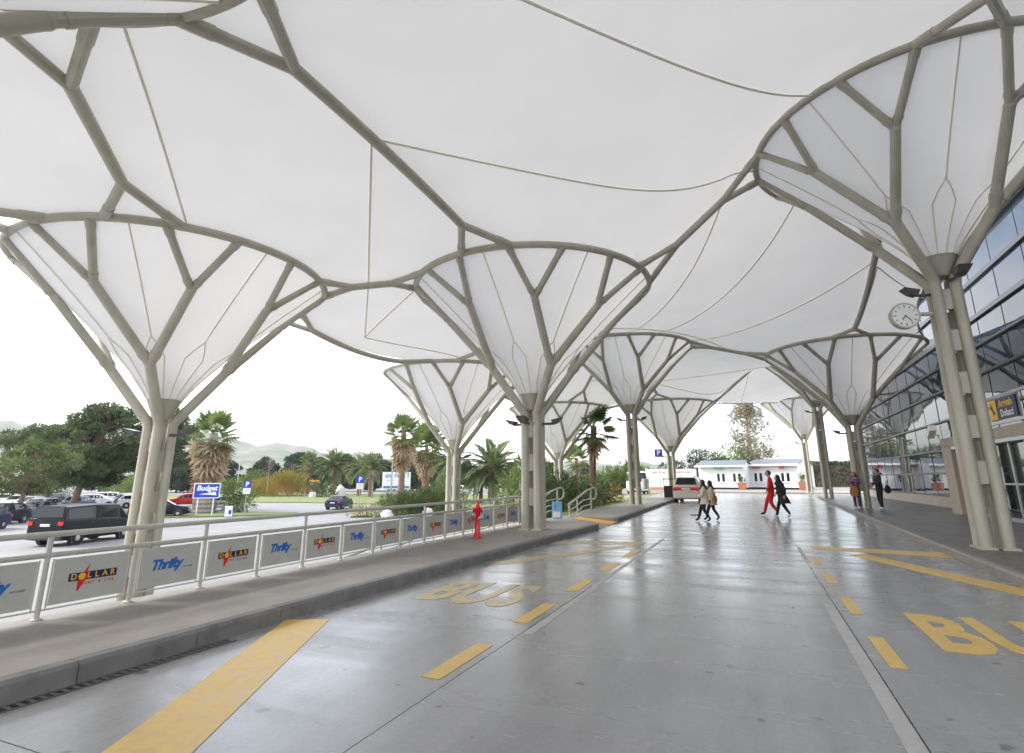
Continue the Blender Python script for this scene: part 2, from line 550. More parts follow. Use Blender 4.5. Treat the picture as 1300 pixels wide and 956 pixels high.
# ------------------------------------------------------------------ pavements
def pavement(name, edge, outer, y0, y1, z, m, km, kerb_len=1.0, kw=0.14, step=2.0, ramp=None):
    ysl = list(np.arange(y0, y1, step)) + [y1]
    sgn = 1 if outer(y0) > edge(y0) else -1
    pl = MB()
    vs = []
    for y in ysl:
        e = edge(y) + sgn * kw
        vs += [(e, y, z), (outer(y), y, z), (e, y, z - 2.0), (outer(y), y, z - 2.0)]
    fs = []
    for i in range(len(ysl) - 1):
        a, b = 4 * i, 4 * i + 4
        fs += [(a, a + 1, b + 1, b), (a + 2, a, b, b + 2), (a + 1, a + 3, b + 3, b + 1)]
    fs += [(0, 2, 3, 1), (len(vs) - 4, len(vs) - 3, len(vs) - 1, len(vs) - 2)]
    pl.add(vs, fs)
    pv = tag(pl.build(name, m, smooth=0), kind='structure')
    y = y0
    while y < y1 - 0.05:
        yb = min(y1, y + kerb_len)
        a, b = y + 0.004, yb - 0.004
        ea, eb = edge(a), edge(b)
        k = MB()
        bvl = 0.025
        prof = [(0, z - 0.6), (0, z - bvl), (bvl, z + 0.004), (kw - 0.003, z + 0.004), (kw - 0.003, z - 0.6)]
        vs = [(ea + sgn * p, a, q) for p, q in prof] + [(eb + sgn * p, b, q) for p, q in prof]
        n = 5
        k.add(vs, [tuple(range(n)), tuple(range(2 * n - 1, n - 1, -1))] + [(i, (i + 1) % n, n + (i + 1) % n, n + i) for i in range(n)])
        k.build('kerbstone', km, pv, smooth=0)
        y = yb
    return pv

PZ = 0.15
pav_l = pavement('pavement_left', kerb_left, lambda y: -6.70, -8, 17.4, PZ, M['pave'], M['kerb'])
pav_l2 = pavement('pavement_left_far', kerb_left, lambda y: lerp_poly([(20.2, -6.6), (41, -7.4), (64, -8.2)], y), 20.2, 62, PZ, M['pave'], M['kerb'])
# dropped crossing between them
mb = MB()
mb.add([(-4.47, 17.4, 0.01), (-4.50, 20.2, 0.01), (-5.9, 20.2, PZ), (-5.6, 17.4, PZ), (-6.95, 17.4, PZ), (-6.6, 20.2, PZ),
        (-6.95, 17.4, -1.8), (-6.6, 20.2, -1.8)],
       [(0, 1, 2, 3), (3, 2, 5, 4), (4, 5, 7, 6)])
cross = tag(mb.build('pavement_crossing', M['pave'], smooth=0), kind='structure')
mb = MB()
mb.add([(-4.49, 19.0, 0.017), (-4.50, 20.19, 0.017), (-5.9, 20.19, PZ + 0.008), (-5.79, 19.0, PZ + 0.008)], [(0, 1, 2, 3)])
tag(mb.build('tactile_strip', mat('tactile_orange', (0.62, 0.33, 0.06), 0.6, var=0.1), cross, smooth=0))
pav_r = pavement('pavement_right', lambda y: lerp_poly(KR, y), lambda y: 9.2 if y < 55 else 9.2 + (y - 55) * 1.6, -8, 60, PZ, M['pave_dark'], M['kerb_pale'])
# far forecourt island in front of the cabins
mb = MB()
isl = [(-9, 65.5), (5.2, 63.5), (14, 64), (40, 70), (40, 110), (-20, 110), (-16, 75)]
mb.prism(isl, -0.5, 0.14)
tag(mb.build('pavement_forecourt', M['kerb_pale'], smooth=0), kind='structure')
mb = MB().bbox((-6.86, -8, -1.9), (-6.705, 17.4, PZ - 0.02))
tag(mb.build('retaining_wall', M['kerb_pale'], smooth=0), 'low concrete retaining wall under the advertising railing', 'wall')

# drain channel at the foot of the left kerb
dr = thing('drain_channel', 'dark slotted drain channel along foot of left kerb', 'drain', (0, 0, 0))
k = 0
y = 1.6
fr = MB()
for sx0, sx1 in ((0.035, 0.05), (0.14, 0.155)):
    fr.prism([(kerb_left(1.5) + sx0, 1.5), (kerb_left(1.5) + sx1, 1.5), (kerb_left(4.3) + sx1, 4.3), (kerb_left(4.3) + sx0, 4.3)], 0.001, 0.007)
fr.build('frame', M['steel_dark'], dr, smooth=0)
MB().prism([(kerb_left(1.5) + 0.05, 1.5), (kerb_left(1.5) + 0.14, 1.5), (kerb_left(4.3) + 0.14, 4.3), (kerb_left(4.3) + 0.05, 4.3)], 0.001, 0.003).build('channel', M['black'], dr, smooth=0)
bar = MB().box((0, 0, 0.0045), (0.09, 0.028, 0.003)).mesh('bar', M['kerb'], 0)
y = 1.55
while y < 4.28:
    link('bar', bar, dr, Matrix.Translation((kerb_left(y) + 0.095, y, 0)))
    y += 0.07

# ------------------------------------------------------------------ painted markings
def mark(name, polys, m, label, group=None, cat='road marking'):
    mb = MB()
    for p in polys: mb.prism(p, 0.0012, 0.0045)
    return tag(mb.build(name, m, smooth=0), label, cat, group)

def dash(x0, x1, y0, y1): return [(x0, y0), (x1, y0), (x1, y1), (x0, y1)]
ordn = ['nearest', 'second', 'third', 'fourth', 'fifth']
for i in range(5):
    y0 = 4.14 + 1.84 * i
    if i == 4: y0 = 11.5
    mark('lane_dash', [dash(-2.52, -2.36, y0, y0 + (0.98 if i < 4 else 1.2))], M['yellow'], f'{ordn[i]} yellow dash of the left bus bay line', 'yellow dashes of left bay')
for i in range(4):
    y0 = 5.82 + 2.0 * i if i < 2 else (9.9, 11.9)[i - 2]
    mark('lane_dash', [dash(0.89, 1.02, y0, y0 + (0.99, 0.99, 0.9, 1.0)[i])], M['yellow'], f'{ordn[i]} yellow dash of the right bus bay line', 'yellow dashes of right bay')
mark('bay_stripe', [[(-2.52, 0.35), (-2.2, 0.9), (-4.42, 5.3), (-4.84, 5.09)]], M['yellow'], 'broad diagonal yellow stripe running to left kerb in foreground')
mark('bay_stripe', [[(-4.63, 9.75), (-4.25, 9.65), (-2.5, 13.6), (-2.72, 13.75)]], M['yellow_worn'], 'worn diagonal yellow stripe beyond the left BUS lettering')
mark('bay_stripe', [[(-4.55, 13.0), (-4.6, 13.75), (-2.5, 14.35), (-2.5, 13.8)]], M['yellow_worn'], 'worn yellow stripe crossing the left bay by hydrant column')
mark('bay_stripe', [[(1.05, 14.45), (3.46, 13.75), (3.5, 14.7), (1.1, 14.95)]], M['yellow'], 'yellow stripe crossing the right bay to the kerb by clock column')
mark('bay_stripe', [[(1.65, 13.55), (1.95, 13.85), (3.37, 10.45), (3.36, 9.2)]], M['yellow'], 'diagonal yellow stripe in the right bus bay')

def bus_text(loc, w, h, label, m, stencil):
    me = text_mesh('BUS', 1.0, 0.0016, 0.035, 0.0, m, 'LEFT', 1.05)
    xs_ = [v.co.x for v in me.vertices]; ys_ = [v.co.y for v in me.vertices]
    x0, x1, y0, y1 = min(xs_), max(xs_), min(ys_), max(ys_)
    sx, sy = w / (x1 - x0), h / (y1 - y0)
    me2 = me.copy()
    for v in me2.vertices:
        v.co.x = (v.co.x - x0) * sx
        v.co.y = (v.co.y - y0) * sy
    o = link('bus_lettering', me2, None, Matrix.Translation((loc[0], loc[1], 0.003)))
    return tag(o, label, 'road marking', 'BUS letterings')
bus_text((-4.2, 6.55), 1.35, 1.45, 'worn yellow BUS lettering on the left bay', M['yellow_worn'], False)
bus_text((1.44, 6.5), 1.55, 1.62, 'yellow BUS lettering on the right bay', M['yellow'], True)
mark('manhole_cover', [[(-2.35 + 0.24 * math.cos(a), 25.5 + 0.5 * math.sin(a)) for a in np.linspace(0, 2 * PI, 16, endpoint=False)]], M['joint'], 'dark flat manhole cover in road beyond hydrant column', None, 'manhole')

# ------------------------------------------------------------------ canopy: columns, rings, funnels
RR = 3.45
TREES = {   # x, y, ring height, ground, rotation, short name, label
 'L0': (-13.2, -5.6, 6.5, LOT, 0, 'column left behind the viewer', 'branching canopy column in the car park, behind the left frame edge'),
 'T1': (-13.0, 9.0, 6.5, LOT, -8, 'black van column', 'branching canopy column at left, in front of the black van'),
 'T5': (-13.0, 23.6, 6.45, LOT, 0, 'palm garden column', 'pale branching canopy column beyond railing, in front of the date palm'),
 'T7': (-12.6, 38.2, 6.45, LOT, 0, 'bushes column', 'slim far branching canopy column between hydrant column and green bushes'),
 'T0': (-5.3, 0.2, 7.05, PZ, 0, 'overhead ring', 'canopy column whose ring cuts the top left corner overhead'),
 'T2': (-5.62, 14.8, 7.0, PZ, 0, 'hydrant column', 'branching canopy column on left pavement just behind red hydrant'),
 'T6': (-5.8, 30.5, 8.6, PZ, 0, 'tall palm column', 'branching canopy column on left pavement beside the tall palm trunk'),
 'T8': (-5.6, 44.4, 7.1, PZ, 0, 'dark bin column', 'far branching canopy column on left pavement behind the dark bin'),
 'R0': (4.2, -0.6, 8.0, PZ, 0, 'column right behind the viewer', 'branching canopy column on right pavement, behind the right frame edge'),
 'T3': (4.3, 14.4, 9.45, PZ, 0, 'clock column', 'large near branching canopy column at right carrying the clock'),
 'T4': (4.65, 30.9, 7.6, PZ, 0, 'waiting couple column', 'branching canopy column at right where the couple waits'),
 'T9': (4.85, 45.8, 10.2, PZ, 0, 'third right column', 'tall slim branching canopy column between cabins and waiting couple'),
 'T10': (4.95, 61.0, 8.8, PZ, 0, 'cabin column', 'farthest branching canopy column in front of the right cabin'),
}
CUP = 3.2            # ring above cup rim
A0 = -45.0
def pol(r, deg, z): return (r * math.cos(R(deg)), r * math.sin(R(deg)), z)

def sleeve(mb, a, b, r, L=0.28):
    a, b = Vector(a), Vector(b)
    d = (b - a).normalized()
    mb.tube([a, a + d * L], r, 12)

head = {}
def head_meshes():
    seg2, seg3 = [], []
    n1r, n1z, n2r, n2z = 1.22, -2.5, 2.42, -1.0
    b = MB()
    p1, p2 = Vector(pol(n1r, 0, n1z)), Vector(pol(n2r, 22.5, n2z))
    b.tube([p1, p1.lerp(p2, .5) , p2], [0.105, 0.105, 0.10], 12)
    b.ball(p2, 0.108, 10, 6)
    b.tube([p1.lerp(p2, .10), p1.lerp(p2, .16)], 0.122, 12)
    head['b2p'] = b.mesh('branch', M['steel'])
    b = MB()
    p2m = Vector(pol(n2r, -22.5, n2z))
    b.tube([p1, p1.lerp(p2m, .5), p2m], [0.105, 0.105, 0.10], 12)
    b.ball(p2m, 0.108, 10, 6)
    b.tube([p1.lerp(p2m, .10), p1.lerp(p2m, .16)], 0.122, 12)
    head['b2m'] = b.mesh('branch', M['steel'])
    for nm, da in (('b3p', 11.25), ('b3m', -11.25)):
        b = MB()
        s_, e_ = Vector(pol(n2r, 0, n2z)), Vector(pol(RR, da, -0.02))
        b.tube([s_, s_.lerp(e_, .5), e_], 0.082, 10)
        b.tube([s_.lerp(e_, 0.86), e_], 0.096, 10)
        b.tube([s_.lerp(e_, .12), s_.lerp(e_, .17)], 0.095, 10)
        head[nm] = b.mesh('twig_tube', M['steel'])
    b = MB()
    N = 96
    b.tube([pol(RR, 360 * i / N, 0) for i in range(N)] + [pol(RR, 0, 0), pol(RR, 360 / N, 0)], 0.088, 12, cap=False)
    head['ring'] = b.mesh('ring', M['steel'])
    # funnel membrane
    b = MB()
    N, K = 96, 16
    vs, fs = [], []
    for k in range(K + 1):
        t = k / K
        r = 0.34 + (RR - 0.05 - 0.34) * t ** 1.22
        z = -CUP + (CUP - 0.03) * t
        for i in range(N): vs.append(pol(r, 360 * i / N, z))
    for k in range(K):
        for i in range(N):
            j = (i + 1) % N
            fs.append((k * N + i, k * N + j, (k + 1) * N + j, (k + 1) * N + i))
    b.add(vs, fs)
    head['funnel'] = b.mesh('funnel_membrane', M['membrane'], 180)
    # seam lines on the funnel: forked, one mesh per eighth
    b = MB()
    def fp(t, a):
        r = 0.34 + (RR - 0.05 - 0.34) * t ** 1.22 + 0.018
        return pol(r, a, -CUP + (CUP - 0.03) * t - 0.012)
    b.tube([fp(t, 0) for t in np.linspace(0.42, 1, 9)], 0.017, 5)
    b.tube([fp(t, 11.25 * (0.42 - t) / 0.12) for t in np.linspace(0.42, 0.30, 3)], 0.016, 5)
    b.tube([fp(t, -11.25 * (0.42 - t) / 0.12) for t in np.linspace(0.42, 0.30, 3)], 0.016, 5)
    b.tube([fp(t, 11.25) for t in np.linspace(0.30, 0.02, 6)], 0.015, 5)
    b.tube([fp(t, -11.25) for t in np.linspace(0.30, 0.02, 6)], 0.015, 5)
    head['seam'] = b.mesh('seam', M['seam'])
    b = MB()
    b.lathe([(0.16, -CUP - 0.42), (0.20, -CUP - 0.40), (0.37, -CUP + 0.02), (0.385, -CUP + 0.02), (0.36, -CUP + 0.06), (0.30, -CUP + 0.05)], 20)
    head['cup'] = b.mesh('cup', M['steel'])
head_meshes()
hs = 0.18   # half spacing of column tubes
plate_x = MB().box((0, 0, 0), (2 * hs - 0.16, 0.045, 0.46)).mesh('batten_plate', M['steel'], 0)
plate_y = MB().box((0, 0, 0), (0.045, 2 * hs - 0.16, 0.46)).mesh('batten_plate', M['steel'], 0)
base_me = MB().bevbox((0, 0, 0.02), (0.29, 0.29, 0.04), 0.012).mesh('base_plate', M['steel'], 0)

for key, (x, y, zr, gz, rot, short, lab) in TREES.items():
    t = thing('canopy_column', lab, 'canopy column', (x, y, gz), 0, 'branching columns of the canopy')
    H = zr - gz                      # ring height above base
    def up(z): return H + z
    for k in range(4):
        a = A0 + 90 * k
        cx_, cy_ = hs * (1 if math.cos(R(a)) > 0 else -1), hs * (1 if math.sin(R(a)) > 0 else -1)
        n1 = Vector(pol(1.22, a + rot, up(-2.5)))
        bz = up(-CUP - 0.52)
        b = MB()
        c0 = Vector((cx_, cy_, 0.03)); c1 = Vector((cx_, cy_, bz))
        d = (n1 - c1).normalized()
        b.tube([c0, Vector((cx_, cy_, bz * 0.5)), Vector((cx_, cy_, bz - 0.12)), c1 + Vector((0, 0, 0.0)) + d * 0.03, c1 + d * 0.16, n1],
               [0.107, 0.107, 0.107, 0.110, 0.114, 0.114], 18)
        b.ball(n1, 0.114, 12, 8)
        b.build('column_tube', M['steel'], t)
        link('base_plate', base_me, t, Matrix.Translation((cx_, cy_, 0)))
        for sgn, nm in ((1, 'b2p'), (-1, 'b2m')):
            mw = Matrix.Translation((0, 0, H)) @ Matrix.Rotation(R(a + rot), 4, 'Z')
            br = link('branch', head[nm], t, mw)
            for nm3 in ('b3p', 'b3m'):
                link('twig_tube', head[nm3], t, Matrix.Translation((0, 0, H)) @ Matrix.Rotation(R(a + rot + 22.5 * sgn), 4, 'Z'))
    nz = int((H - CUP - 0.8) / 0.92)
    for q in range(nz):
        z = H - CUP - 0.95 - q * 0.92
        for s_ in (-1, 1):
            zs = z if s_ < 0 else z - 0.46
            if zs < 0.3: continue
            link('batten_plate', plate_x, t, Matrix.Translation((0, s_ * (hs - .03), zs)))
            link('batten_plate', plate_y, t, Matrix.Translation((s_ * (hs - .03), 0, zs)))
    up4 = Matrix.Translation((0, 0, H)) @ Matrix.Rotation(R(rot), 4, 'Z')
    link('ring', head['ring'], t, up4)
    fm = link('funnel_membrane', head['funnel'], t, up4)
    link('cup', head['cup'], t, up4)
    for k in range(8):
        link('seam', head['seam'], fm, Matrix.Rotation(R(A0 + 45 * k), 4, 'Z'))

# ------------------------------------------------------------------ canopy: forked tubes between the rings
LINKS = [('L0', 'T1', -.35), ('T1', 'T5', -.42), ('T5', 'T7', -.4), ('T0', 'T2', 0.12), ('T2', 'T6', -.1), ('T6', 'T8', -.1),
         ('R0', 'T3', -.3), ('T3', 'T4', -.5), ('T4', 'T9', -.4), ('T9', 'T10', -.4), ('L0', 'T0', 0), ('T1', 'T0', 0), ('T1', 'T2', 0), ('T5', 'T2', 0),
         ('T5', 'T6', 0), ('T7', 'T6', 0), ('T7', 'T8', 0), ('T0', 'R0', 0), ('T2', 'T3', 0), ('T6', 'T4', 0), ('T8', 'T9', 0)]
fixed = []       # points that hold the membrane: (x, y, z)
for a, b, sag in LINKS:
    A, B = TREES[a], TREES[b]
    pa, pb = Vector((A[0], A[1], 0)), Vector((B[0], B[1], 0))
    d = (pb - pa).normalized()
    az = math.degrees(math.atan2(d.y, d.x))
    gap = (pb - pa).length - 2 * RR
    fk = min(1.25, gap * 0.30)
    za, zb = A[2], B[2]
    def zat(s):     # s in 0..1 between ring edges
        return za + (zb - za) * s + sag * 4 * s * (1 - s)
    def P(s):
        q = pa + d * (RR + gap * s)
        return Vector((q.x, q.y, zat(s)))
    sa, sb = fk / gap, 1 - fk / gap
    t = thing('forked_tube', f'forked steel tube joining the canopy rings of {A[5]} and {B[5]}', 'steel tube', tuple(P(0.5)), 0, 'forked tubes between canopy rings')
    if 'behind' in A[5] + B[5]:
        t['label'] = f"forked steel tube running from the ring of {B[5] if 'behind' in A[5] else A[5]} out of frame towards {'left' if 'left' in A[5] + B[5] else 'right'}"
    o0 = P(0.5)
    mb = MB()
    mb.tube([P(s) - o0 for s in np.linspace(sa, sb, 13)], 0.098, 12)
    mb.ball(P(sa) - o0, 0.1, 10, 6)
    mb.ball(P(sb) - o0, 0.1, 10, 6)
    mb.build('stem', M['steel'], t)
    for (ce, zr, aa, node) in ((pa, za, az, P(sa)), (pb, zb, az + 180, P(sb))):
        for da in (-11.25, 11.25):
            e = Vector((ce.x + RR * math.cos(R(aa + da)), ce.y + RR * math.sin(R(aa + da)), zr))
            mb = MB()
            mb.tube([node - o0, e - o0], 0.088, 10)
            mb.tube([(e - o0).lerp(node - o0, 0.0), (e - o0).lerp(node - o0, 0.30)], 0.102, 10)
            mb.build('prong', M['steel'], t)
            for s in np.linspace(0, 1, 8):
                q = node.lerp(e, s)
                fixed.append((q.x, q.y, q.z + 0.10))
    for s in np.linspace(sa, sb, 60):
        q = P(s)
        fixed.append((q.x, q.y, q.z + 0.11))

# ------------------------------------------------------------------ canopy: the membrane (relaxed height field)
def scallop(a, b, bow, n=9):
    A, B = TREES[a], TREES[b]
    p0 = (A[0] + RR * math.cos(R(12)), A[1] + RR * math.sin(R(12)), A[2]); p1 = (B[0] + RR * math.cos(R(-12)), B[1] + RR * math.sin(R(-12)), B[2])
    return [(p0[0] + (p1[0] - p0[0]) * u - bow * 4 * u * (1 - u), p0[1] + (p1[1] - p0[1]) * u, p0[2] + (p1[2] - p0[2]) * u - .25 * 4 * u * (1 - u) + .03) for u in np.linspace(0, 1, n)]
EDGES = [scallop('R0', 'T3', 1.5), scallop('T3', 'T4', 1.5), scallop('T4', 'T9', 1.5), scallop('T9', 'T10', 1.4)]
poly = [(-13.2, -10.0), TREES['L0'][:2], TREES['T1'][:2], TREES['T5'][:2], TREES['T7'][:2], TREES['T8'][:2], TREES['T10'][:2]]
for ed, k in zip(EDGES[::-1], ('T9', 'T4', 'T3', 'R0')):
    poly += [p[:2] for p in ed[::-1]] + [TREES[k][:2]]
poly += [(4.2, -10.0)]
HG = 0.25
gx = np.arange(-17.5, 9.01, HG)
gy = np.arange(-10.0, 66.01, HG)
GX, GY = np.meshgrid(gx, gy)
Z = np.full_like(GX, 7.4)
FIX = np.zeros(GX.shape, bool)
def inpoly(px, py):
    ins = np.zeros(px.shape, bool)
    n = len(poly)
    for i in range(n):
        x1, y1 = poly[i]; x2, y2 = poly[(i + 1) % n]
        c = ((y1 > py) != (y2 > py)) & (px < (x2 - x1) * (py - y1) / (y2 - y1 + 1e-12) + x1)
        ins ^= c
    return ins
def setfix(x, y, z):
    i = int(round((x - gx[0]) / HG)); j = int(round((y - gy[0]) / HG))
    if 0 <= i < len(gx) and 0 <= j < len(gy):
        Z[j, i] = z; FIX[j, i] = True
for p in fixed: setfix(*p)
for ed in EDGES:
    for p, q in zip(ed, ed[1:]):
        for u in np.linspace(0, 1, 14): setfix(*[p[i] + (q[i] - p[i]) * u for i in range(3)])
for s in np.linspace(0, 1, 120):     # far edge cable between dark-bin column and cabin column
    A, B = TREES['T8'], TREES['T10']
    setfix(A[0] + (B[0] - A[0]) * s, A[1] + (B[1] - A[1]) * s, A[2] + (B[2] - A[2]) * s + 0.05 - 0.5 * 4 * s * (1 - s) * 0)
for s in np.linspace(-13.2, 4.2, 150): setfix(s, -10, 7.4)
for s in np.linspace(-10, -5, 40): setfix(-13.2, s, 6.9)
for s in np.linspace(-10, 0, 60): setfix(4.2, s, 7.9)
for kx, tr in TREES.items():
    dd = np.hypot(GX - tr[0], GY - tr[1])
    m_ = dd <= RR + 0.05
    Z[m_] = tr[2] + 0.09
    FIX[m_] = True
for kx, tr in TREES.items():         # warm start: blend of ring heights
    pass
W = np.zeros_like(Z); ZS = np.zeros_like(Z)
for tr in TREES.values():
    w = 1.0 / (np.hypot(GX - tr[0], GY - tr[1]) ** 2 + 0.5)
    W += w; ZS += w * (tr[2] + 0.1)
Z = np.where(FIX, Z, ZS / W)
INS = inpoly(GX, GY) | FIX
for it in range(1500):
    up_ = np.roll(Z, 1, 0); dn = np.roll(Z, -1, 0); lf = np.roll(Z, 1, 1); rt = np.roll(Z, -1, 1)
    up_[0] = Z[0]; dn[-1] = Z[-1]; lf[:, 0] = Z[:, 0]; rt[:, -1] = Z[:, -1]
    Z = np.where(FIX, Z, 0.25 * (up_ + dn + lf + rt))
def mem_z(x, y):
    fx = min(max((x - gx[0]) / HG, 0), len(gx) - 1.001); fy = min(max((y - gy[0]) / HG, 0), len(gy) - 1.001)
    i, j = int(fx), int(fy); u, v = fx - i, fy - j
    return float(Z[j, i] * (1 - u) * (1 - v) + Z[j, i + 1] * u * (1 - v) + Z[j + 1, i] * (1 - u) * v + Z[j + 1, i + 1] * u * v)
cxm = (GX[:-1, :-1] + HG / 2); cym = (GY[:-1, :-1] + HG / 2)
keep = inpoly(cxm, cym)
for tr in TREES.values():
    keep &= np.hypot(cxm - tr[0], cym - tr[1]) > RR - 0.10
idx = -np.ones(GX.shape, int)
vs, fs = [], []
for j, i in zip(*np.nonzero(keep)):
    q = []
    for (b, a) in ((j, i), (j, i + 1), (j + 1, i + 1), (j + 1, i)):
        if idx[b, a] < 0:
            X, Y, z = float(GX[b, a]), float(GY[b, a]), float(Z[b, a])
            border = False
            for tr in TREES.values():
                dx, dy = X - tr[0], Y - tr[1]
                dd = math.hypot(dx, dy)
                if dd < RR + 0.09:
                    X, Y, z = tr[0] + dx / dd * (RR + 0.01), tr[1] + dy / dd * (RR + 0.01), tr[2] + 0.085
                    border = True
            if not border:
                for e in range(len(poly)):
                    x1, y1 = poly[e]; x2, y2 = poly[(e + 1) % len(poly)]
                    L2 = (x2 - x1) ** 2 + (y2 - y1) ** 2
                    s = ((X - x1) * (x2 - x1) + (Y - y1) * (y2 - y1)) / L2
                    if 0 <= s <= 1:
                        qx, qy = x1 + s * (x2 - x1), y1 + s * (y2 - y1)
                        if math.hypot(X - qx, Y - qy) < 0.19:
                            X, Y = qx, qy
                            break
            idx[b, a] = len(vs)
            vs.append((X, Y, z))
        q.append(idx[b, a])
    fs.append(tuple(q))
mb = MB().add(vs, fs)
canopy = tag(mb.build('canopy_membrane', M['membrane'], smooth=180), 'white tensioned fabric roof spanning between all the ring-topped columns', 'canopy')
def seam_line(p, q, n=26, r=0.022, drop=0.03):
    b = MB()
    b.tube([(p[0] + (q[0] - p[0]) * s, p[1] + (q[1] - p[1]) * s, mem_z(p[0] + (q[0] - p[0]) * s, p[1] + (q[1] - p[1]) * s) - drop) for s in np.linspace(0, 1, n)], r, 5)
    b.build('seam', M['seam'], canopy)
SEAMS = []
def pt(k, az, r=RR): return (TREES[k][0] + r * math.cos(R(az)), TREES[k][1] + r * math.sin(R(az)))
def mid(a, b, s=.5): return (TREES[a][0] + (TREES[b][0] - TREES[a][0]) * s, TREES[a][1] + (TREES[b][1] - TREES[a][1]) * s)
SEAMS += [((-3.7, 3.1), (1.95, 11.8)), ((-5.6, 6.7), (.78, 14.5)), ((-5.6, 6.9), (-9.5, 12.0)), ((-9.5, 12.0), (-12.2, 15.4)), ((-12.2, 15.4), pt('T2', 205)), ((-12.2, 15.4), pt('T5', -55)),
          ((-6.70, 3.30), (-10.2, 6.95)), ((2.0, 16.9), (-3.85, 27.7)), ((4.4, 20.7), (-2.4, 30.0)), ((.1, 14.5), (-5.2, 27.2)), ((4.6, 21), (6.75, 24.5)), ((4.6, 21), (4.6, 27)),
          (mid('T2', 'T6', .5), mid('T5', 'T6', .5)), (mid('T2', 'T6', .5), mid('T6', 'T4', .5)), (mid('T2', 'T6', .45), mid('T2', 'T5', .5)), (mid('T4', 'T9', .5), mid('T6', 'T8', .5)),
          (mid('T6', 'T8', .5), mid('T8', 'T9', .5)), (mid('T6', 'T8', .5), mid('T7', 'T6', .5)), (mid('T5', 'T7', .5), mid('T5', 'T6', .5)), (mid('T4', 'T9', .45), mid('T6', 'T4', .6)), (mid('T8', 'T10', .5), mid('T8', 'T9', .6))]
for p, q in SEAMS: seam_line(p, q)
mb = MB()
A, B = TREES['T8'], TREES['T10']
mb.tube([(A[0] + (B[0] - A[0]) * s, A[1] + (B[1] - A[1]) * s, A[2] + (B[2] - A[2]) * s) for s in np.linspace(0.2, 0.8, 12)], 0.05, 8)
mb.build('edge_cable', M['steel'], canopy)
for ed in EDGES:
    MB().tube(ed, 0.045, 8).build('edge_cable', M['steel'], canopy)

# ------------------------------------------------------------------ terminal building on the right
FX = 8.8
tb = thing('terminal_building', 'glass-fronted airport terminal building along the right edge', 'building', (FX, 8, 0))
ox, oy = FX, 8.0
rows = [0.65, 1.75, 2.85, 4.2, 5.57, 6.67, 7.77, 9.16, 10.5]
ncol, cw = 20, 2.35
yend = oy + ncol * cw          # 55
core = MB()
core.bbox((0.25, 0, 0.1), (16, ncol * cw - 0.02, 10.45))
core.build('core', M['frame'], tb, smooth=0)
pane_mesh = {}
for r0, r1 in zip(rows, rows[1:]):
    h = r1 - r0
    pane_mesh[r0] = MB().box((0, 0, 0), (0.03, cw - 0.010, h - 0.05)).mesh('glass_pane', M['facade'], 0)
rnd = random.Random(5)
for r0, r1 in zip(rows, rows[1:]):
    for c in range(ncol):
        mw = Matrix.Translation((0.1, (c + .5) * cw, (r0 + r1) / 2)) @ Matrix.Rotation(R(rnd.uniform(-.25, .25)), 4, 'Z') @ Matrix.Rotation(R(rnd.uniform(-.2, .2)), 4, 'Y')
        link('glass_pane', pane_mesh[r0], tb, mw)
vm = MB().bbox((0.07, -0.007, rows[0]), (0.10, 0.007, rows[-1])).mesh('mullion', M['frame'], 0)
for c in range(ncol + 1):
    link('mullion', vm, tb, Matrix.Translation((0, c * cw, 0)))
for z in rows:
    w = 0.17 if z in (9.16, 7.77) else 0.085
    MB().bbox((-0.03, 0, z - w / 2), (0.20, ncol * cw, z + w / 2)).build('mullion', M['frame'], tb, smooth=0)
MB().bbox((-0.25, -0.1, 10.55), (16.2, ncol * cw + 0.25, 10.95)).build('roof_edge', M['alu'], tb, smooth=0)
MB().bbox((0.0, ncol * cw + 0.0, 0.12), (16, ncol * cw + 0.2, 10.5)).build('end_wall', M['alu'], tb, smooth=0)
MB().bbox((-0.28, 27.9 - oy, 0.1), (0.2, ncol * cw + 0.05, 0.62)).build('base_wall', M['beige'], tb, smooth=0)
# entrance porch
PX = 7.25 - ox
MB().bevbox((PX + 0.3, 27.5 - oy, 1.45), (0.6, 1.1, 2.62), 0.02).build('porch_pier', M['beige'], tb, smooth=0)
MB().bbox((PX, 9.5 - oy, 2.72), (PX + 0.5, 28.05 - oy, 3.06)).build('porch_beam', M['beige'], tb, smooth=0)
MB().bbox((PX + 0.02, 9.5 - oy, 2.60), (PX + 0.5, 26.9 - oy, 2.715)).build('door_track', M['alu'], tb, smooth=0)
MB().bbox((PX + 0.5, 9.5 - oy, 2.75), (-0.04, 28.0 - oy, 3.0)).build('porch_roof', M['beige'], tb, smooth=0)
dw = 1.16
k = 0
yv = 26.9
while yv - dw > 9.5:
    d = MB().bbox((PX + 0.27, yv - dw + 0.05, 0.28), (PX + 0.29, yv - 0.05, 2.55))
    for v in range(len(d.v)): d.v[v] = (d.v[v][0], d.v[v][1] - oy, d.v[v][2])
    dp = d.build('door_panel', M['door_glass'], tb, smooth=0)
    f = MB()
    for (a, b) in (((PX + 0.24, yv - dw, 0.17), (PX + 0.33, yv - dw + 0.055, 2.6)), ((PX + 0.24, yv - 0.055, 0.17), (PX + 0.33, yv - 0.002, 2.6)),
                   ((PX + 0.24, yv - dw + 0.055, 0.17), (PX + 0.33, yv - 0.055, 0.29)), ((PX + 0.25, yv - dw + 0.055, 1.30), (PX + 0.32, yv - 0.055, 1.36))):
        f.bbox((a[0], a[1] - oy, a[2]), (b[0], b[1] - oy, b[2]))
    f.build('frame', M['alu'], dp, smooth=0)
    yv -= dw
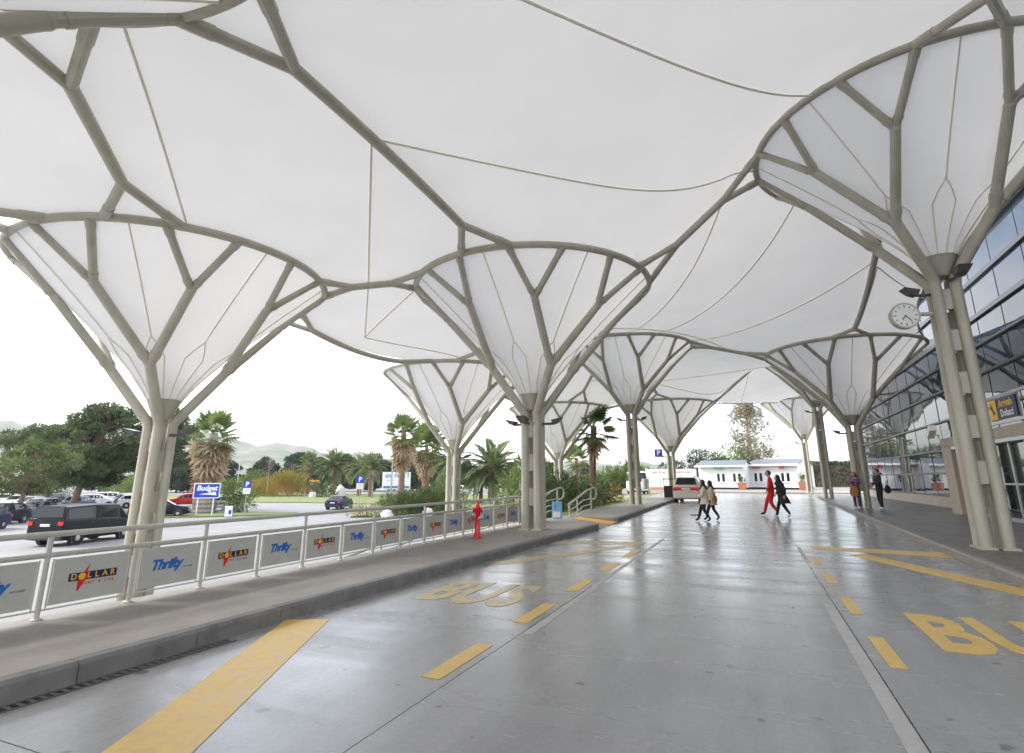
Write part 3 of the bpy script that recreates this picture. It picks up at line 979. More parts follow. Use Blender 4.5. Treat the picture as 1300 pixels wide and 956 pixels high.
# rails that carry the arrivals sign
for z in (3.18, 3.98):
    MB().bbox((PX - 0.02, 10 - oy, z - 0.04), (PX + 0.06, 23.6 - oy, z + 0.04)).build('sign_rail', M['alu'], tb, smooth=0)
for yv in (23.5, 20.5, 17.5, 14.5):
    MB().bbox((PX + 0.08, yv - oy - .03, 3.05), (PX + 0.14, yv - oy + .03, 4.02)).build('rail_post', M['alu'], tb, smooth=0)

# arrivals sign: local -Y faces the road (rotated so that -Y points to -X)
sg = thing('arrivals_sign', 'navy and yellow Arrivals sign above the terminal entrance', 'sign', (7.19, 21.2, 3.57), R(-90), None, .94)
MB().bevbox((0, 0.02, -0.34), (2.1, 0.06, 0.68), 0.004).build('board', M['navy'], sg, smooth=0)
MB().bbox((-1.03, -0.022, -0.32), (-0.42, -0.011, 0.32)).build('yellow_field', M['signyellow'], sg, smooth=0)
sg.children[0].location = (0, 0, 0.34)
pl = MB()
pl.add([(-0.95, -0.026, 0.12), (-0.88, -0.026, 0.16), (-0.52, -0.026, -0.10), (-0.55, -0.026, -0.16), (-0.78, -0.026, 0.02), (-0.70, -0.026, -0.2), (-0.64, -0.026, -0.19), (-0.66, -0.026, 0.02), (-0.80, -0.026, 0.22), (-0.74, -0.026, 0.22)],
       [(0, 1, 2, 3), (4, 5, 6, 7), (4, 7, 9, 8)])
pl.build('plane_symbol', M['black'], sg, smooth=0)
sign_text(sg, 'Arrivals', 0.33, (0.32, -0.014, 0.15), M['signyellow'], off=0.006)
sign_text(sg, 'Dolasci', 0.33, (0.32, -0.014, -0.16), M['white'], off=0.006)

# security camera on the porch pier
cc = thing('security_camera', 'small white security camera on arm above porch pier', 'camera', (7.0, 27.6, 3.06))
MB().box((-0.1, 0, 0.28), (0.24, 0.62, 0.24), rot=Matrix.Rotation(R(-28), 3, 'X')).build('housing', M['white'], cc, smooth=0)
MB().tube([(0.12, 0, 0), (0.12, 0, 0.14), (-0.08, 0, 0.2)], 0.025, 8).build('arm', M['alu'], cc)

# ------------------------------------------------------------------ clock on the near right column
ck = thing('station_clock', 'round white two-faced clock bracketed to the near right column', 'clock', (3.42, 14.1, 4.97), R(8))
Rm = Matrix.Rotation(R(90), 3, 'X')
MB().lathe([(0.25, -0.07), (0.285, -0.075), (0.29, 0.075), (0.25, 0.07)], 36, rot=Rm).build('case', M['steel'], ck)
MB().lathe([(0.0, -0.004), (0.252, -0.004), (0.252, 0.004), (0.0, 0.004)], 36, c=(0, -0.069, 0), rot=Rm, cap=False).build('face', M['white'], ck)
for h in range(12):
    a = R(30 * h)
    L = 0.055 if h % 3 == 0 else 0.038
    MB().box((math.sin(a) * 0.205, -0.0765, math.cos(a) * 0.205), (0.017, 0.006, L), rot=Matrix.Rotation(a, 3, 'Y')).build('hour_mark', M['black'], ck, smooth=0)
for nm, ang, L, w in (('hour_hand', 218, 0.13, 0.02), ('minute_hand', 141, 0.185, 0.015)):
    a = R(ang)
    MB().box((math.sin(a) * L * .42, -0.083, math.cos(a) * L * .42), (w, 0.006, L), rot=Matrix.Rotation(a, 3, 'Y')).build(nm, M['black'], ck, smooth=0)
MB().tube([(0.27, 0, 0.02), (0.55, 0, 0.02)], 0.045, 10).build('bracket', M['steel'], ck)

# ------------------------------------------------------------------ floodlights
def floodlight(loc, rz, label, sc=1.0):
    t = thing('floodlight', label, 'floodlight', loc, rz, 'floodlights on the canopy columns', sc * .86)
    h = MB()
    # wedge housing: wide flat mouth upward, pointing out along +X
    P_ = [(0.30, -0.17, 0.06), (0.30, 0.17, 0.06), (0.66, 0.17, 0.14), (0.66, -0.17, 0.14), (0.36, -0.12, -0.08), (0.36, 0.12, -0.08), (0.52, 0.12, -0.02), (0.52, -0.12, -0.02)]
    h.add(P_, [(0, 3, 2, 1), (4, 5, 6, 7), (0, 1, 5, 4), (1, 2, 6, 5), (2, 3, 7, 6), (3, 0, 4, 7)])
    h.build('housing', M['steel_dark'], t, smooth=0)
    MB().add([(0.32, -0.15, 0.07), (0.32, 0.15, 0.07), (0.64, 0.15, 0.141), (0.64, -0.15, 0.141)], [(0, 3, 2, 1)]).build('lens', M['alu'], t, smooth=0)
    MB().tube([(-0.02, 0, -0.05), (0.30, 0, -0.05), (0.42, 0, -0.04)], 0.042, 8).build('arm', M['steel_dark'], t)
    return t
fl = [('T1', 200, 'floodlight on left side of black van column'), ('T1', 20, 'floodlight on right side of black van column'),
      ('T2', 175, 'floodlight on left side of hydrant column'), ('T2', -95, 'floodlight facing front on hydrant column'), ('T2', 10, 'floodlight on right side of hydrant column'),
      ('T3', 195, 'floodlight above the clock'), ('T3', -75, 'floodlight facing front high on the clock column'),
      ('T5', 190, 'floodlight on left side of palm garden column'), ('T5', 10, 'floodlight on right side of palm garden column'),
      ('T6', 180, 'floodlight on left side of tall palm column'), ('T6', 0, 'floodlight on right side of tall palm column'),
      ('T8', 180, 'floodlight on left side of dark bin column'), ('T9', 180, 'floodlight on left side of the third right column'), ('T10', 180, 'floodlight on left side of cabin column'),
      ('T4', 180, 'floodlight on left side of waiting couple column')]
for key, az, lab in fl:
    tr = TREES[key]
    dz = {'T3': (0.62, 0.45)}.get(key, (0.62, 0.62))
    zz = tr[2] - CUP - (0.75 if az > 90 or key != 'T3' else 0.52)
    rr = 0.28
    floodlight((tr[0] + rr * math.cos(R(az)), tr[1] + rr * math.sin(R(az)), zz), R(az), lab)

# ------------------------------------------------------------------ railing with advertising panels
RX = -6.6
pitch = 0.892
y_first = 3.61 - 4 * pitch
npost = 21
rl = thing('advertising_railing', 'grey tubular railing with rental car advertising panels along left pavement', 'railing', (RX, y_first, PZ))
post_lo = MB().tube([(0, 0, 0), (0, 0, 0.60)], 0.024, 10)
post_lo.lathe([(0.05, 0), (0.05, 0.012), (0.028, 0.02)], 12)
post_lo = post_lo.mesh('post', M['rail'])
post_hi = MB().tube([(0, 0, 0), (0, 0, 0.80)], 0.026, 10)
post_hi.lathe([(0.05, 0), (0.05, 0.012), (0.028, 0.02)], 12)
post_hi = post_hi.mesh('post', M['rail'])
lug = MB().box((0.0, 0, 0), (0.02, 0.05, 0.03)).mesh('lug', M['rail'], 0)
for i in range(npost):
    link('post', post_hi if i % 2 == 0 else post_lo, rl, Matrix.Translation((0, i * pitch, 0)))
L = (npost - 1) * pitch
MB().tube([(0, -0.1, 0.80), (0, L * .5, 0.80), (0, L, 0.80)], 0.029, 12).build('handrail', M['rail'], rl)
MB().tube([(0.0, -0.1, 0.60), (0.0, L * .5, 0.60), (0, L, 0.60)], 0.027, 12).build('middle_rail', M['rail'], rl)
MB().tube([(0.0, -0.1, 0.085), (0, L * .5, 0.085), (0, L, 0.085)], 0.009, 8).build('bottom_rail', M['rail'], rl)
panel = MB().box((0, 0, 0), (0.012, pitch - 0.15, 0.435)).mesh('panel', M['panel'], 0)
strut = MB().tube([(0, 0, -0.255), (0, 0, 0.225)], 0.008, 8).mesh('panel_stay', M['rail'])
UPX = ((0, 1, 0), (0, 0, 1), (1, 0, 0))
bolt = MB().add([(0.0095, -0.055, -0.135), (0.0095, 0.045, 0.135), (0.0095, 0.012, 0.02), (0.0095, 0.055, 0.035), (0.0095, -0.045, -0.135), (0.0095, -0.008, -0.015), (0.0095, -0.06, -0.03)],
                [(0, 5, 6), (5, 0, 4, 3, 2), (2, 1, 6, 5)]).mesh('lightning_bolt', M['red'], 0)
nbar = MB().box((0.008, 0, 0), (0.003, 0.48, 0.078)).mesh('name_bar', M['navy'], 0)
nsun = MB().lathe([(0.034, 0.0), (0.034, 0.002)], 18, rot=Matrix.Rotation(R(90), 3, 'Y')).mesh('sun_disc', M['gold'])
for i in range(npost - 1):
    yc = (i + .5) * pitch
    p = link('panel', panel, rl, Matrix.Translation((0.0, yc, 0.335)))
    p['label'] = 'grey panel with DOLLAR rent a car lettering' if i % 2 == 0 else 'grey panel with blue Thrifty lettering'
    for s_ in (-1, 1):
        link('panel_stay', strut, rl, Matrix.Translation((0.0, yc + s_ * (pitch / 2 - 0.062), 0.335)))
    if i % 2 == 0:
        link('name_bar', nbar, p, Matrix.Translation((0, 0.02, 0.02)))
        link('lightning_bolt', bolt, p, Matrix.Translation((0.0015, -0.07, 0.01)))
        link('sun_disc', nsun, p, Matrix.Translation((0.0115, -0.095, 0.02)))
        for chx, yy_ in (('D', -.172), ('L', -.022), ('L', .055), ('A', .135), ('R', .215)):
            link('lettering', text_mesh(chx, 0.08, 0.001, 0.0015, 0, M['gold'], 'CENTER', 1.0, 1.0), p, basis(*UPX, (0.011, yy_, 0.02)))
        link('small_lettering', text_mesh('RENT A CAR', 0.036, 0.001, 0.001, 0, M['red'], 'CENTER', 1.75), p, basis(*UPX, (0.008, 0.075, -0.055)))
    else:
        link('lettering', text_mesh('Thrifty', 0.155, 0.001, 0.007, 0.30, M['thrift'], 'CENTER', 0.92), p, basis(*UPX, (0.008, -0.05, 0.015)))
        link('small_lettering', text_mesh('car rental', 0.035, 0.001, 0.0, 0.1, M['thrift2'], 'CENTER', 0.95), p, basis(*UPX, (0.008, 0.235, -0.035)))

# second, lower railing of the ramp behind it
r2 = thing('ramp_railing', 'plain tubular railing of the ramp just behind the advertising panels', 'railing', (-8.3, 2.0, 0))
def rampz(y): return -1.55 + 1.55 * smooth01(y, 4, 21) * 0.98
ps = [(0, y, rampz(y + 2)) for y in np.arange(0, 18.1, 1.2)]
for p in ps:
    MB().tube([(0, p[1], p[2] - 0.1), (0, p[1], p[2] + 0.9)], 0.022, 8).build('post', M['rail'], r2)
for h, r_ in ((0.9, 0.026), (0.68, 0.02), (0.12, 0.018)):
    MB().tube([(0, p[1], p[2] + h) for p in ps], r_, 8).build('rail', M['rail'], r2)
mb = MB()
yy = list(np.arange(0, 22, 2.0))
vs = []
for y in yy: vs += [(-9.6, y, rampz(y) - 0.05), (-6.87, y, rampz(y) - 0.05), (-9.6, y, -2.0)]
mb.add(vs, [f for i in range(len(yy) - 1) for f in ((3 * i, 3 * i + 1, 3 * i + 4, 3 * i + 3), (3 * i + 2, 3 * i, 3 * i + 3, 3 * i + 5))])
tag(mb.build('ramp_path', mat('ramp_concrete', (0.36, 0.35, 0.33), 0.7, var=0.1), smooth=0), kind='structure')

# curved silver handrails at the head of the ramp
def curved_rail(name, loc, label, flip=1):
    t = thing(name, label, 'railing', loc, 0, None, 1.22)
    def arc(y0, z0, y1, z1, h):
        pts = [(0, 0.0, z0 + h), (0, y0, z0 + h)]
        pts += [(0, y0 + (y1 - y0) * s, z0 + h + (z1 - z0) * s) for s in (0.33, 0.66, 1.0)]
        return pts
    top = [(0, -0.2, 0.35), (0, 0.7, 0.50), (0, 1.9, 0.72), (0, 2.7, 0.80)]
    cx_, r_ = 2.75, 0.19
    top += [(0, cx_ + r_ * 2 * math.sin(a), 0.61 + r_ * math.cos(a)) for a in np.linspace(0.25, PI * 1.05, 9)]
    top += [(0, 2.55, 0.42)]
    MB().tube(top, 0.03, 10).build('handrail', M['rail'], t)
    for h in (0.44, 0.26, 0.10):
        MB().tube([(0, -0.2, h - 0.28), (0, 0.7, h - 0.16), (0, 1.4, h - 0.02), (0, 2.4, h)], 0.02, 8).build('lower_rail', M['rail'], t)
    for y, z in ((-0.1, 0.36), (0.75, 0.50), (2.4, 0.77)):
        MB().tube([(0, y, -0.1), (0, y, z)], 0.024, 8).build('post', M['rail'], t)
    return t
curved_rail('curved_handrail', (-6.25, 20.25, PZ), 'curved silver handrail at ramp head beside the yellow crossing strip')
o = curved_rail('curved_handrail', (-7.5, 19.6, PZ), 'curved silver handrail behind the small blue notice board')

nb = thing('notice_board', 'small blue and white notice board at end of advertising railing', 'notice', (-6.33, 18.95, PZ), R(20))
MB().bevbox((0, 0, 0.29), (0.34, 0.03, 0.56), 0.006).build('board', mat('sky_blue', (0.16, 0.42, 0.72), 0.5, var=0.05), nb, smooth=0)
MB().bbox((-0.15, -0.022, 0.05), (0.10, -0.0155, 0.24)).build('white_sheet', M['white'], nb, smooth=0)
MB().bbox((-0.06, -0.022, 0.30), (-0.03, -0.0155, 0.48)).build('symbol', M['red'], nb, smooth=0)
for s_ in (-.12, .12): MB().bbox((s_ - .012, -0.012, -0.0), (s_ + .012, 0.012, 0.02)).build('foot', M['alu'], nb, smooth=0)

# ------------------------------------------------------------------ red hydrant
hy = thing('fire_hydrant', 'bright red fire hydrant on left pavement before the railing', 'hydrant', (-6.05, 12.2, PZ))
MB().lathe([(0.11, 0), (0.115, 0.02), (0.10, 0.04), (0.085, 0.05), (0.075, 0.09), (0.06, 0.12), (0.055, 0.5), (0.062, 0.52), (0.062, 0.56), (0.075, 0.58), (0.078, 0.64), (0.085, 0.65), (0.085, 0.68), (0.06, 0.70), (0.05, 0.74), (0.03, 0.77), (0.025, 0.80), (0.0, 0.80)], 20).build('barrel', M['red_gloss'], hy)
for s_, c_ in ((-1, 'red_gloss'), (1, 'red_gloss')):
    MB().lathe([(0.035, 0.0), (0.035, 0.075), (0.05, 0.08), (0.05, 0.11), (0.03, 0.115), (0.02, 0.13)], 14, c=(0, 0, 0.62), rot=Matrix.Rotation(R(90 * s_), 3, 'Y')).build('outlet', M[c_], hy)
MB().lathe([(0.045, 0.0), (0.045, 0.12), (0.058, 0.125), (0.058, 0.16), (0.02, 0.165)], 14, c=(0, 0, 0.42), rot=Matrix.Rotation(R(70), 3, 'Y')).build('outlet', M['alu'], hy)
MB().lathe([(0.04, 0.0), (0.04, 0.10), (0.05, 0.105), (0.05, 0.13), (0.02, 0.135)], 14, c=(0, 0, 0.50), rot=Matrix.Rotation(R(-80), 3, 'Y')).build('outlet', M['alu'], hy)
MB().lathe([(0.012, 0.79), (0.028, 0.79), (0.028, 0.835), (0.012, 0.84)], 5).build('cap_nut', M['red_gloss'], hy, smooth=0)

# ------------------------------------------------------------------ cars
def paint(name, col): return mat('paint_' + name, col, 0.3, 0.0, var=0.04, spec=0.3 if max(col) > .2 else .16, coat=0.12 if max(col) > .2 else .03)
CARP = {'black': paint('black', (0.012, 0.014, 0.018)), 'navy': paint('navy', (0.015, 0.025, 0.06)), 'white': paint('white', (0.78, 0.78, 0.78)),
        'silver': paint('silver', (0.38, 0.40, 0.43)), 'red': paint('red', (0.42, 0.01, 0.012)), 'grey': paint('grey', (0.10, 0.12, 0.16)), 'cream': paint('cream', (0.62, 0.60, 0.54))}
M['tail'] = mat('tail_lamp', (0.75, 0.012, 0.012), 0.2, var=0.1, coat=0.5)
M['head'] = mat('head_lamp', (0.6, 0.62, 0.65), 0.15, var=0.1, coat=0.6)
M['plate'] = mat('number_plate', (0.7, 0.7, 0.66), 0.5, var=0.03)
M['plastic'] = mat('plastic', (0.03, 0.03, 0.032), 0.6, var=0.1)

# station: x, bottom, belt, top, half width at belt, half width at roof
PROF = {
 'hatch': dict(st=[(-2.02, .42, .72, .80, .70, .60), (-1.97, .28, .90, .98, .82, .70), (-1.80, .24, .95, 1.05, .85, .72), (-1.35, .22, .95, 1.43, .86, .60), (-0.2, .20, .93, 1.47, .87, .62), (0.35, .20, .92, 1.42, .87, .60), (1.05, .20, .90, .98, .87, .74), (1.75, .22, .78, .82, .82, .70), (2.0, .28, .64, .68, .72, .6), (2.05, .40, .58, .60, .62, .5)],
               rear=(2, 3), side=[(3, 4), (4, 5)], front=(5, 6), wheels=(-1.25, 1.28), wr=.30),
 'sedan': dict(st=[(-2.25, .42, .75, .84, .70, .60), (-2.20, .28, .92, .98, .82, .72), (-1.75, .24, .95, 1.02, .86, .72), (-1.05, .22, .95, 1.38, .87, .60), (-0.2, .20, .93, 1.44, .87, .62), (0.35, .20, .92, 1.40, .87, .60), (1.10, .20, .90, .98, .87, .74), (1.95, .22, .78, .82, .82, .70), (2.2, .28, .64, .68, .72, .6), (2.25, .40, .58, .60, .62, .5)],
               rear=(2, 3), side=[(3, 4), (4, 5)], front=(5, 6), wheels=(-1.38, 1.38), wr=.31),
 'wagon': dict(st=[(-2.25, .42, .78, .88, .72, .62), (-2.2, .28, .95, 1.05, .84, .72), (-2.1, .24, .97, 1.12, .87, .74), (-1.75, .22, .97, 1.46, .87, .62), (-0.6, .20, .95, 1.50, .88, .64), (0.4, .20, .94, 1.45, .88, .62), (1.10, .20, .92, 1.0, .87, .74), (1.95, .22, .78, .84, .82, .70), (2.2, .28, .64, .68, .72, .6), (2.25, .40, .58, .60, .62, .5)],
               rear=(2, 3), side=[(3, 4), (4, 5)], front=(5, 6), wheels=(-1.38, 1.38), wr=.32),
 'mpv': dict(st=[(-2.32, .42, .80, .90, .76, .66), (-2.28, .28, 1.0, 1.1, .88, .78), (-2.2, .24, 1.05, 1.16, .90, .80), (-1.95, .22, 1.05, 1.68, .90, .70), (-0.6, .22, 1.03, 1.74, .91, .72), (0.6, .22, 1.0, 1.68, .91, .70), (1.45, .22, .98, 1.08, .90, .78), (2.05, .24, .85, .92, .84, .72), (2.28, .28, .70, .74, .74, .6), (2.32, .40, .6, .62, .64, .5)],
             rear=(2, 3), side=[(3, 4), (4, 5)], front=(5, 6), wheels=(-1.42, 1.45), wr=.33),
 'van': dict(st=[(-2.45, .45, .9, 1.0, .84, .8), (-2.43, .32, 1.2, 1.3, .93, .86), (-2.38, .28, 1.2, 1.32, .95, .88), (-2.25, .26, 1.2, 1.88, .95, .82), (-0.5, .26, 1.18, 1.94, .95, .82), (1.0, .26, 1.12, 1.88, .95, .80), (1.75, .26, 1.08, 1.18, .94, .84), (2.25, .28, .95, 1.0, .88, .76), (2.42, .32, .75, .8, .78, .66), (2.45, .45, .6, .62, .68, .55)],
             rear=(2, 3), side=[(3, 4), (4, 5)], front=(5, 6), wheels=(-1.5, 1.5), wr=.34),
 'minibus': dict(st=[(-2.9, .5, 1.0, 1.1, .90, .85), (-2.88, .36, 1.3, 1.4, .97, .9), (-2.84, .32, 1.35, 1.5, .98, .93), (-2.75, .3, 1.35, 2.48, .98, .86), (-0.5, .3, 1.33, 2.55, .98, .86), (1.6, .3, 1.3, 2.42, .98, .84), (2.3, .3, 1.2, 1.32, .97, .88), (2.75, .32, 1.0, 1.06, .90, .8), (2.88, .36, .8, .85, .82, .7), (2.9, .5, .65, .68, .72, .6)],
             rear=(2, 3), side=[(3, 4), (4, 5)], front=(5, 6), wheels=(-1.8, 1.9), wr=.36),
}
_carmesh = {}
def car_meshes(kind, pkey):
    if (kind, pkey) in _carmesh: return _carmesh[(kind, pkey)]
    pr = PROF[kind]
    st = pr['st']
    def sec(s):
        x, zb, zl, zt, w, wr = s
        half = [(0.55 * w, zb), (0.93 * w, zb + .02), (w, zb + .16), (w * 1.015, zb + (zl - zb) * .55), (w * .985, zl), (w * .97 if zt - zl < .2 else w * .95, zl + .03), (wr, zt - .05), (wr * .86, zt - .008), (wr * .45, zt + .008)]
        return [(x, y, z) for y, z in half] + [(x, -y, z) for y, z in reversed(half)]
    secs = [sec(s) for s in st]
    n = len(secs[0])
    b = MB()
    vs = [p for q in secs for p in q]
    fs = []
    for i in range(len(secs) - 1):
        for k in range(n):
            j = (k + 1) % n
            fs.append((i * n + k, i * n + j, (i + 1) * n + j, (i + 1) * n + k))
    fs.append(tuple(range(n))); fs.append(tuple(range(len(vs) - 1, len(vs) - n - 1, -1)))
    b.add(vs, fs)
    out = {'body': b.mesh('body', CARP[pkey], 30)}
    V = lambda p: Vector(p)
    def quad_glass(q, outw, ins=(0.06, 0.06, 0.1, 0.1)):
        a, b_, c, d = map(V, q)       # a-b bottom, d-c top
        l, r_, bo, to = ins
        def at(u, v): return (a.lerp(b_, u)).lerp(d.lerp(c, u), v)
        ps = [at(l, bo), at(1 - r_, bo), at(1 - r_, 1 - to), at(l, 1 - to)]
        return [p + outw for p in ps]
    g = []
    for (i, j) in pr['side']:
        for sgn in (1, -1):
            ia, ib = 5, 6
            A = secs[i][ia]; B = secs[j][ia]; C = secs[j][ib]; D = secs[i][ib]
            if sgn < 0: A, B, C, D = [(p[0], -p[1], p[2]) for p in (A, B, C, D)]
            mbq = MB().add(quad_glass((A, B, C, D), Vector((0, 0.012 * sgn, 0.002)), (.035, .035, .06, .12)), [(0, 1, 2, 3) if sgn < 0 else (3, 2, 1, 0)])
            g.append(mbq.mesh('side_window', M['glass_dark'], 0))
    # triangular quarter lights at the windscreen and tail
    for (i, j) in (pr['front'], pr['rear']):
        for sgn in (1, -1):
            tall, low = (i, j) if st[i][3] > st[j][3] else (j, i)
            A = V(secs[tall][5]); D = V(secs[tall][6]); B = V(secs[low][5])
            q = [A.lerp(B, .1).lerp(D, .08), A.lerp(B, .78).lerp(D, .06), D.lerp(B, .12).lerp(A, .1)]
            q = [Vector((p.x, sgn * p.y, p.z)) + Vector((0, .012 * sgn, .002)) for p in q]
            g.append(MB().add(q, [(0, 1, 2)]).mesh('quarter_window', M['glass_dark'], 0))
    for nm, (i, j) in (('rear_window', pr['rear']), ('windscreen', pr['front'])):
        low, tall = (i, j) if st[i][3] < st[j][3] else (j, i)
        A = secs[low][7]; A2 = (A[0], -A[1], A[2]); D = secs[tall][7]; D2 = (D[0], -D[1], D[2])
        A = (A[0], A[1] * 1.12, A[2]); A2 = (A2[0], A2[1] * 1.12, A2[2])
        sx = 1 if nm == 'windscreen' else -1
        nrm = Vector((sx * 0.018, 0, 0.022))
        q = quad_glass((A, A2, D2, D), nrm, (.03, .03, .06, .06))
        g.append(MB().add(q, [(0, 1, 2, 3) if sx > 0 else (3, 2, 1, 0)]).mesh(nm, M['glass_dark'], 0))
    out['glass'] = g
    f6 = st[pr['front'][1]]
    out['mirror'] = [MB().bevbox((f6[0] - .32, sgn * (f6[4] + .10), f6[2] + .10), (.12, .2, .16), .03).mesh('wing_mirror', CARP[pkey], 0) for sgn in (1, -1)]
    s4 = st[4]
    out['handle'] = [MB().box((hx_, sgn * (s4[4] * 1.008 + .008), s4[2] - .14), (.18, .03, .035)).mesh('door_handle', M['plastic'], 0) for sgn in (1, -1) for hx_ in (s4[0] - .25, s4[0] + .75)]
    zr = st[1][2]; w = st[1][4]
    tl = []
    for sgn in (1, -1):
        tl.append(MB().box((st[1][0] - 0.0, sgn * (w - .13), zr - .12), (0.12, 0.24, 0.17)).mesh('tail_light', M['tail'], 0))
    out['tail'] = tl
    hl = []
    f = st[-2]
    for sgn in (1, -1):
        hl.append(MB().box((f[0] - .06, sgn * (f[4] - .12), f[2] - .05), (0.16, 0.26, 0.13)).mesh('headlight', M['head'], 0))
    out['head'] = hl
    out['bump'] = [MB().bevbox((st[0][0] + .06, 0, .42), (0.2, 2 * st[0][4] + .16, .2), .03).mesh('bumper', M['plastic'] if pkey not in ('cream',) else CARP[pkey], 0),
                   MB().bevbox((st[-1][0] - .08, 0, .38), (0.2, 2 * st[-1][4] + .14, .18), .03).mesh('bumper', M['plastic'], 0)]
    out['plate'] = MB().box((st[1][0] - .035, 0, zr - .2), (.05, .5, .12)).mesh('number_plate', M['plate'], 0)
    wr = pr['wr']
    rx = Matrix.Rotation(R(90), 3, 'X')
    out['tyre'] = MB().lathe([(wr * .62, -.1), (wr * .95, -.1), (wr, -.06), (wr, .06), (wr * .95, .1), (wr * .62, .1)], 20, rot=rx).mesh('tyre', M['rubber'])
    out['rim'] = MB().lathe([(0.04, -.108), (wr * .6, -.095), (wr * .64, -.07), (wr * .64, .07), (wr * .6, .095), (.04, .108)], 16, rot=rx).mesh('rim', M['rim'])
    out['arch'] = MB().lathe([(wr * 1.0, -.11), (wr * 1.13, -.108), (wr * 1.13, .108), (wr * 1.0, .11)], 20, rot=rx).mesh('wheel_arch', M['plastic'])
    _carmesh[(kind, pkey)] = out
    return out

def car(kind, pkey, loc, heading, label, sc=1.0, name='parked_car', cat='car', group='cars parked in the lot'):
    t = thing(name, label, cat, loc, heading, group, sc)
    cm = car_meshes(kind, pkey)
    link('body', cm['body'], t)
    for m_ in cm['glass']: link(m_.name.split('.')[0], m_, t)
    for m_ in cm['mirror']: link('wing_mirror', m_, t)
    for m_ in cm['handle']: link('door_handle', m_, t)
    for m_ in cm['tail']: link('tail_light', m_, t)
    for m_ in cm['head']: link('headlight', m_, t)
    for m_ in cm['bump']: link('bumper', m_, t)
    link('number_plate', cm['plate'], t)
    pr = PROF[kind]
    for wx in pr['wheels']:
        for sgn in (1, -1):
            w = pr['st'][4][4]
            wh = link('tyre', cm['tyre'], t, Matrix.Translation((wx, sgn * (w - .09), pr['wr'])))
            link('rim', cm['rim'], wh)
            link('wheel_arch', cm['arch'], t, Matrix.Translation((wx, sgn * (w - .10), pr['wr'])))
    return t

hd = lambda dx, dy: math.atan2(dy, dx)
car('van', 'black', (-32.6, 19.4, LOT), hd(-.30, .95), 'black passenger van seen from behind at left in the car park', name='parked_van', cat='van', sc=1.0)
car('hatch', 'black', (-50.5, 24.0, LOT), hd(.5, -.86), 'dark car at far left edge beside the black van', sc=1.0)
car('sedan', 'grey', (-54.5, 28.3, LOT), hd(.62, -.78), 'grey-blue car parked nose-out behind the black van')
car('wagon', 'silver', (-66, 33.5, LOT), hd(.7, -.7), 'silver estate car under the pine, behind the grey-blue car')
car('hatch', 'grey', (-64, 37.0, LOT), hd(-.6, .8), 'dark grey-blue hatchback left of the pine trunk')
car('wagon', 'white', (-63.5, 43.2, LOT), hd(.62, .78), 'large white estate car between pine trunk and left column')
car('hatch', 'white', (-70.5, 42.5, LOT), hd(.6, .8), 'white hatchback just right of the pine trunk')
car('hatch', 'white', (-82, 40, LOT), hd(.6, .8), 'small white car at far left behind the dark cars')
car('sedan', 'black', (-47.2, 33.8, LOT), hd(.66, .75), 'black car with silver wheels just right of the left column')
car('hatch', 'red', (-63, 48.3, LOT), hd(-.7, -.7), 'red hatchback parked behind the white car')
car('hatch', 'white', (-51.8, 43.2, LOT), hd(-.55, -.83), 'white car parked behind the blue rental sign')
car('hatch', 'navy', (-45.6, 20.4, LOT), hd(.5, -.86), 'navy car cut by the left frame edge in front of the pines')
car('wagon', 'silver', (-59.5, 31.0, LOT), hd(.62, -.78), 'silver estate car between grey-blue car and pine trunk')
car('sedan', 'white', (-74, 36.5, LOT), hd(.62, -.78), 'white saloon under the left pine')
car('hatch', 'navy', (-79, 43, LOT), hd(.62, -.78), 'navy hatchback in the back row left of the pine trunk')
car('wagon', 'white', (-77, 48.5, LOT), hd(.62, .78), 'white estate car in the back row right of the pine trunk')
car('hatch', 'silver', (-71, 47.0, LOT), hd(.62, .78), 'silver hatchback in the back row left of the left column')
car('hatch', 'grey', (-66.5, 44.5, LOT), hd(.7, .7), 'dark car partly hidden between black and red cars')
car('sedan', 'navy', (-41.8, 50.4, LOT), hd(-.34, .94), 'navy car driving away across the car park', sc=1.0)
car('hatch', 'white', (-92, 82, LOT), hd(-.9, .3), 'distant white car beyond the parking sign')
car('van', 'white', (-54, 100, LOT), hd(.9, .35), 'distant white van left of the big date palm', name='parked_van', cat='van')
car('van', 'white', (-46, 103, LOT), hd(.9, .4), 'distant white van right of the big date palm', sc=1.1, name='parked_van', cat='van')
car('hatch', 'silver', (-38.5, 102, LOT), hd(.9, .4), 'distant silver car beside the white van near hydrant column')
car('hatch', 'white', (-27.5, 78.5, ground_z(-27.5, 78.5)), hd(.9, .4), 'white car glimpsed behind the green bushes')
car('minibus', 'white', (-11.2, 60.5, ground_z(-11.2, 60.5)), hd(.30, -.95), 'white minibus behind the tall palm column', name='minibus', cat='minibus', sc=0.93)
car('mpv', 'cream', (-3.95, 40.2, 0), hd(0.02, 1), 'cream people carrier seen from behind on the road', name='people_carrier', sc=0.93, group=None)
# big tail light band of the people carrier
pc = [o for o in COL.objects if o.name.startswith('people_carrier')][0]
MB().box((-2.33, 0, 0.93), (0.05, 1.62, 0.2)).build('tail_band', M['tail'], pc, smooth=0)
MB().box((-2.365, 0, 0.92), (0.03, 0.56, 0.13)).build('number_plate', M['plate'], pc, smooth=0)
MB().bbox((-1.6, -0.5, 1.765), (0.2, -0.44, 1.80)).build('roof_rail', M['plastic'], pc, smooth=0)
MB().bbox((-1.6, 0.44, 1.765), (0.2, 0.5, 1.80)).build('roof_rail', M['plastic'], pc, smooth=0)

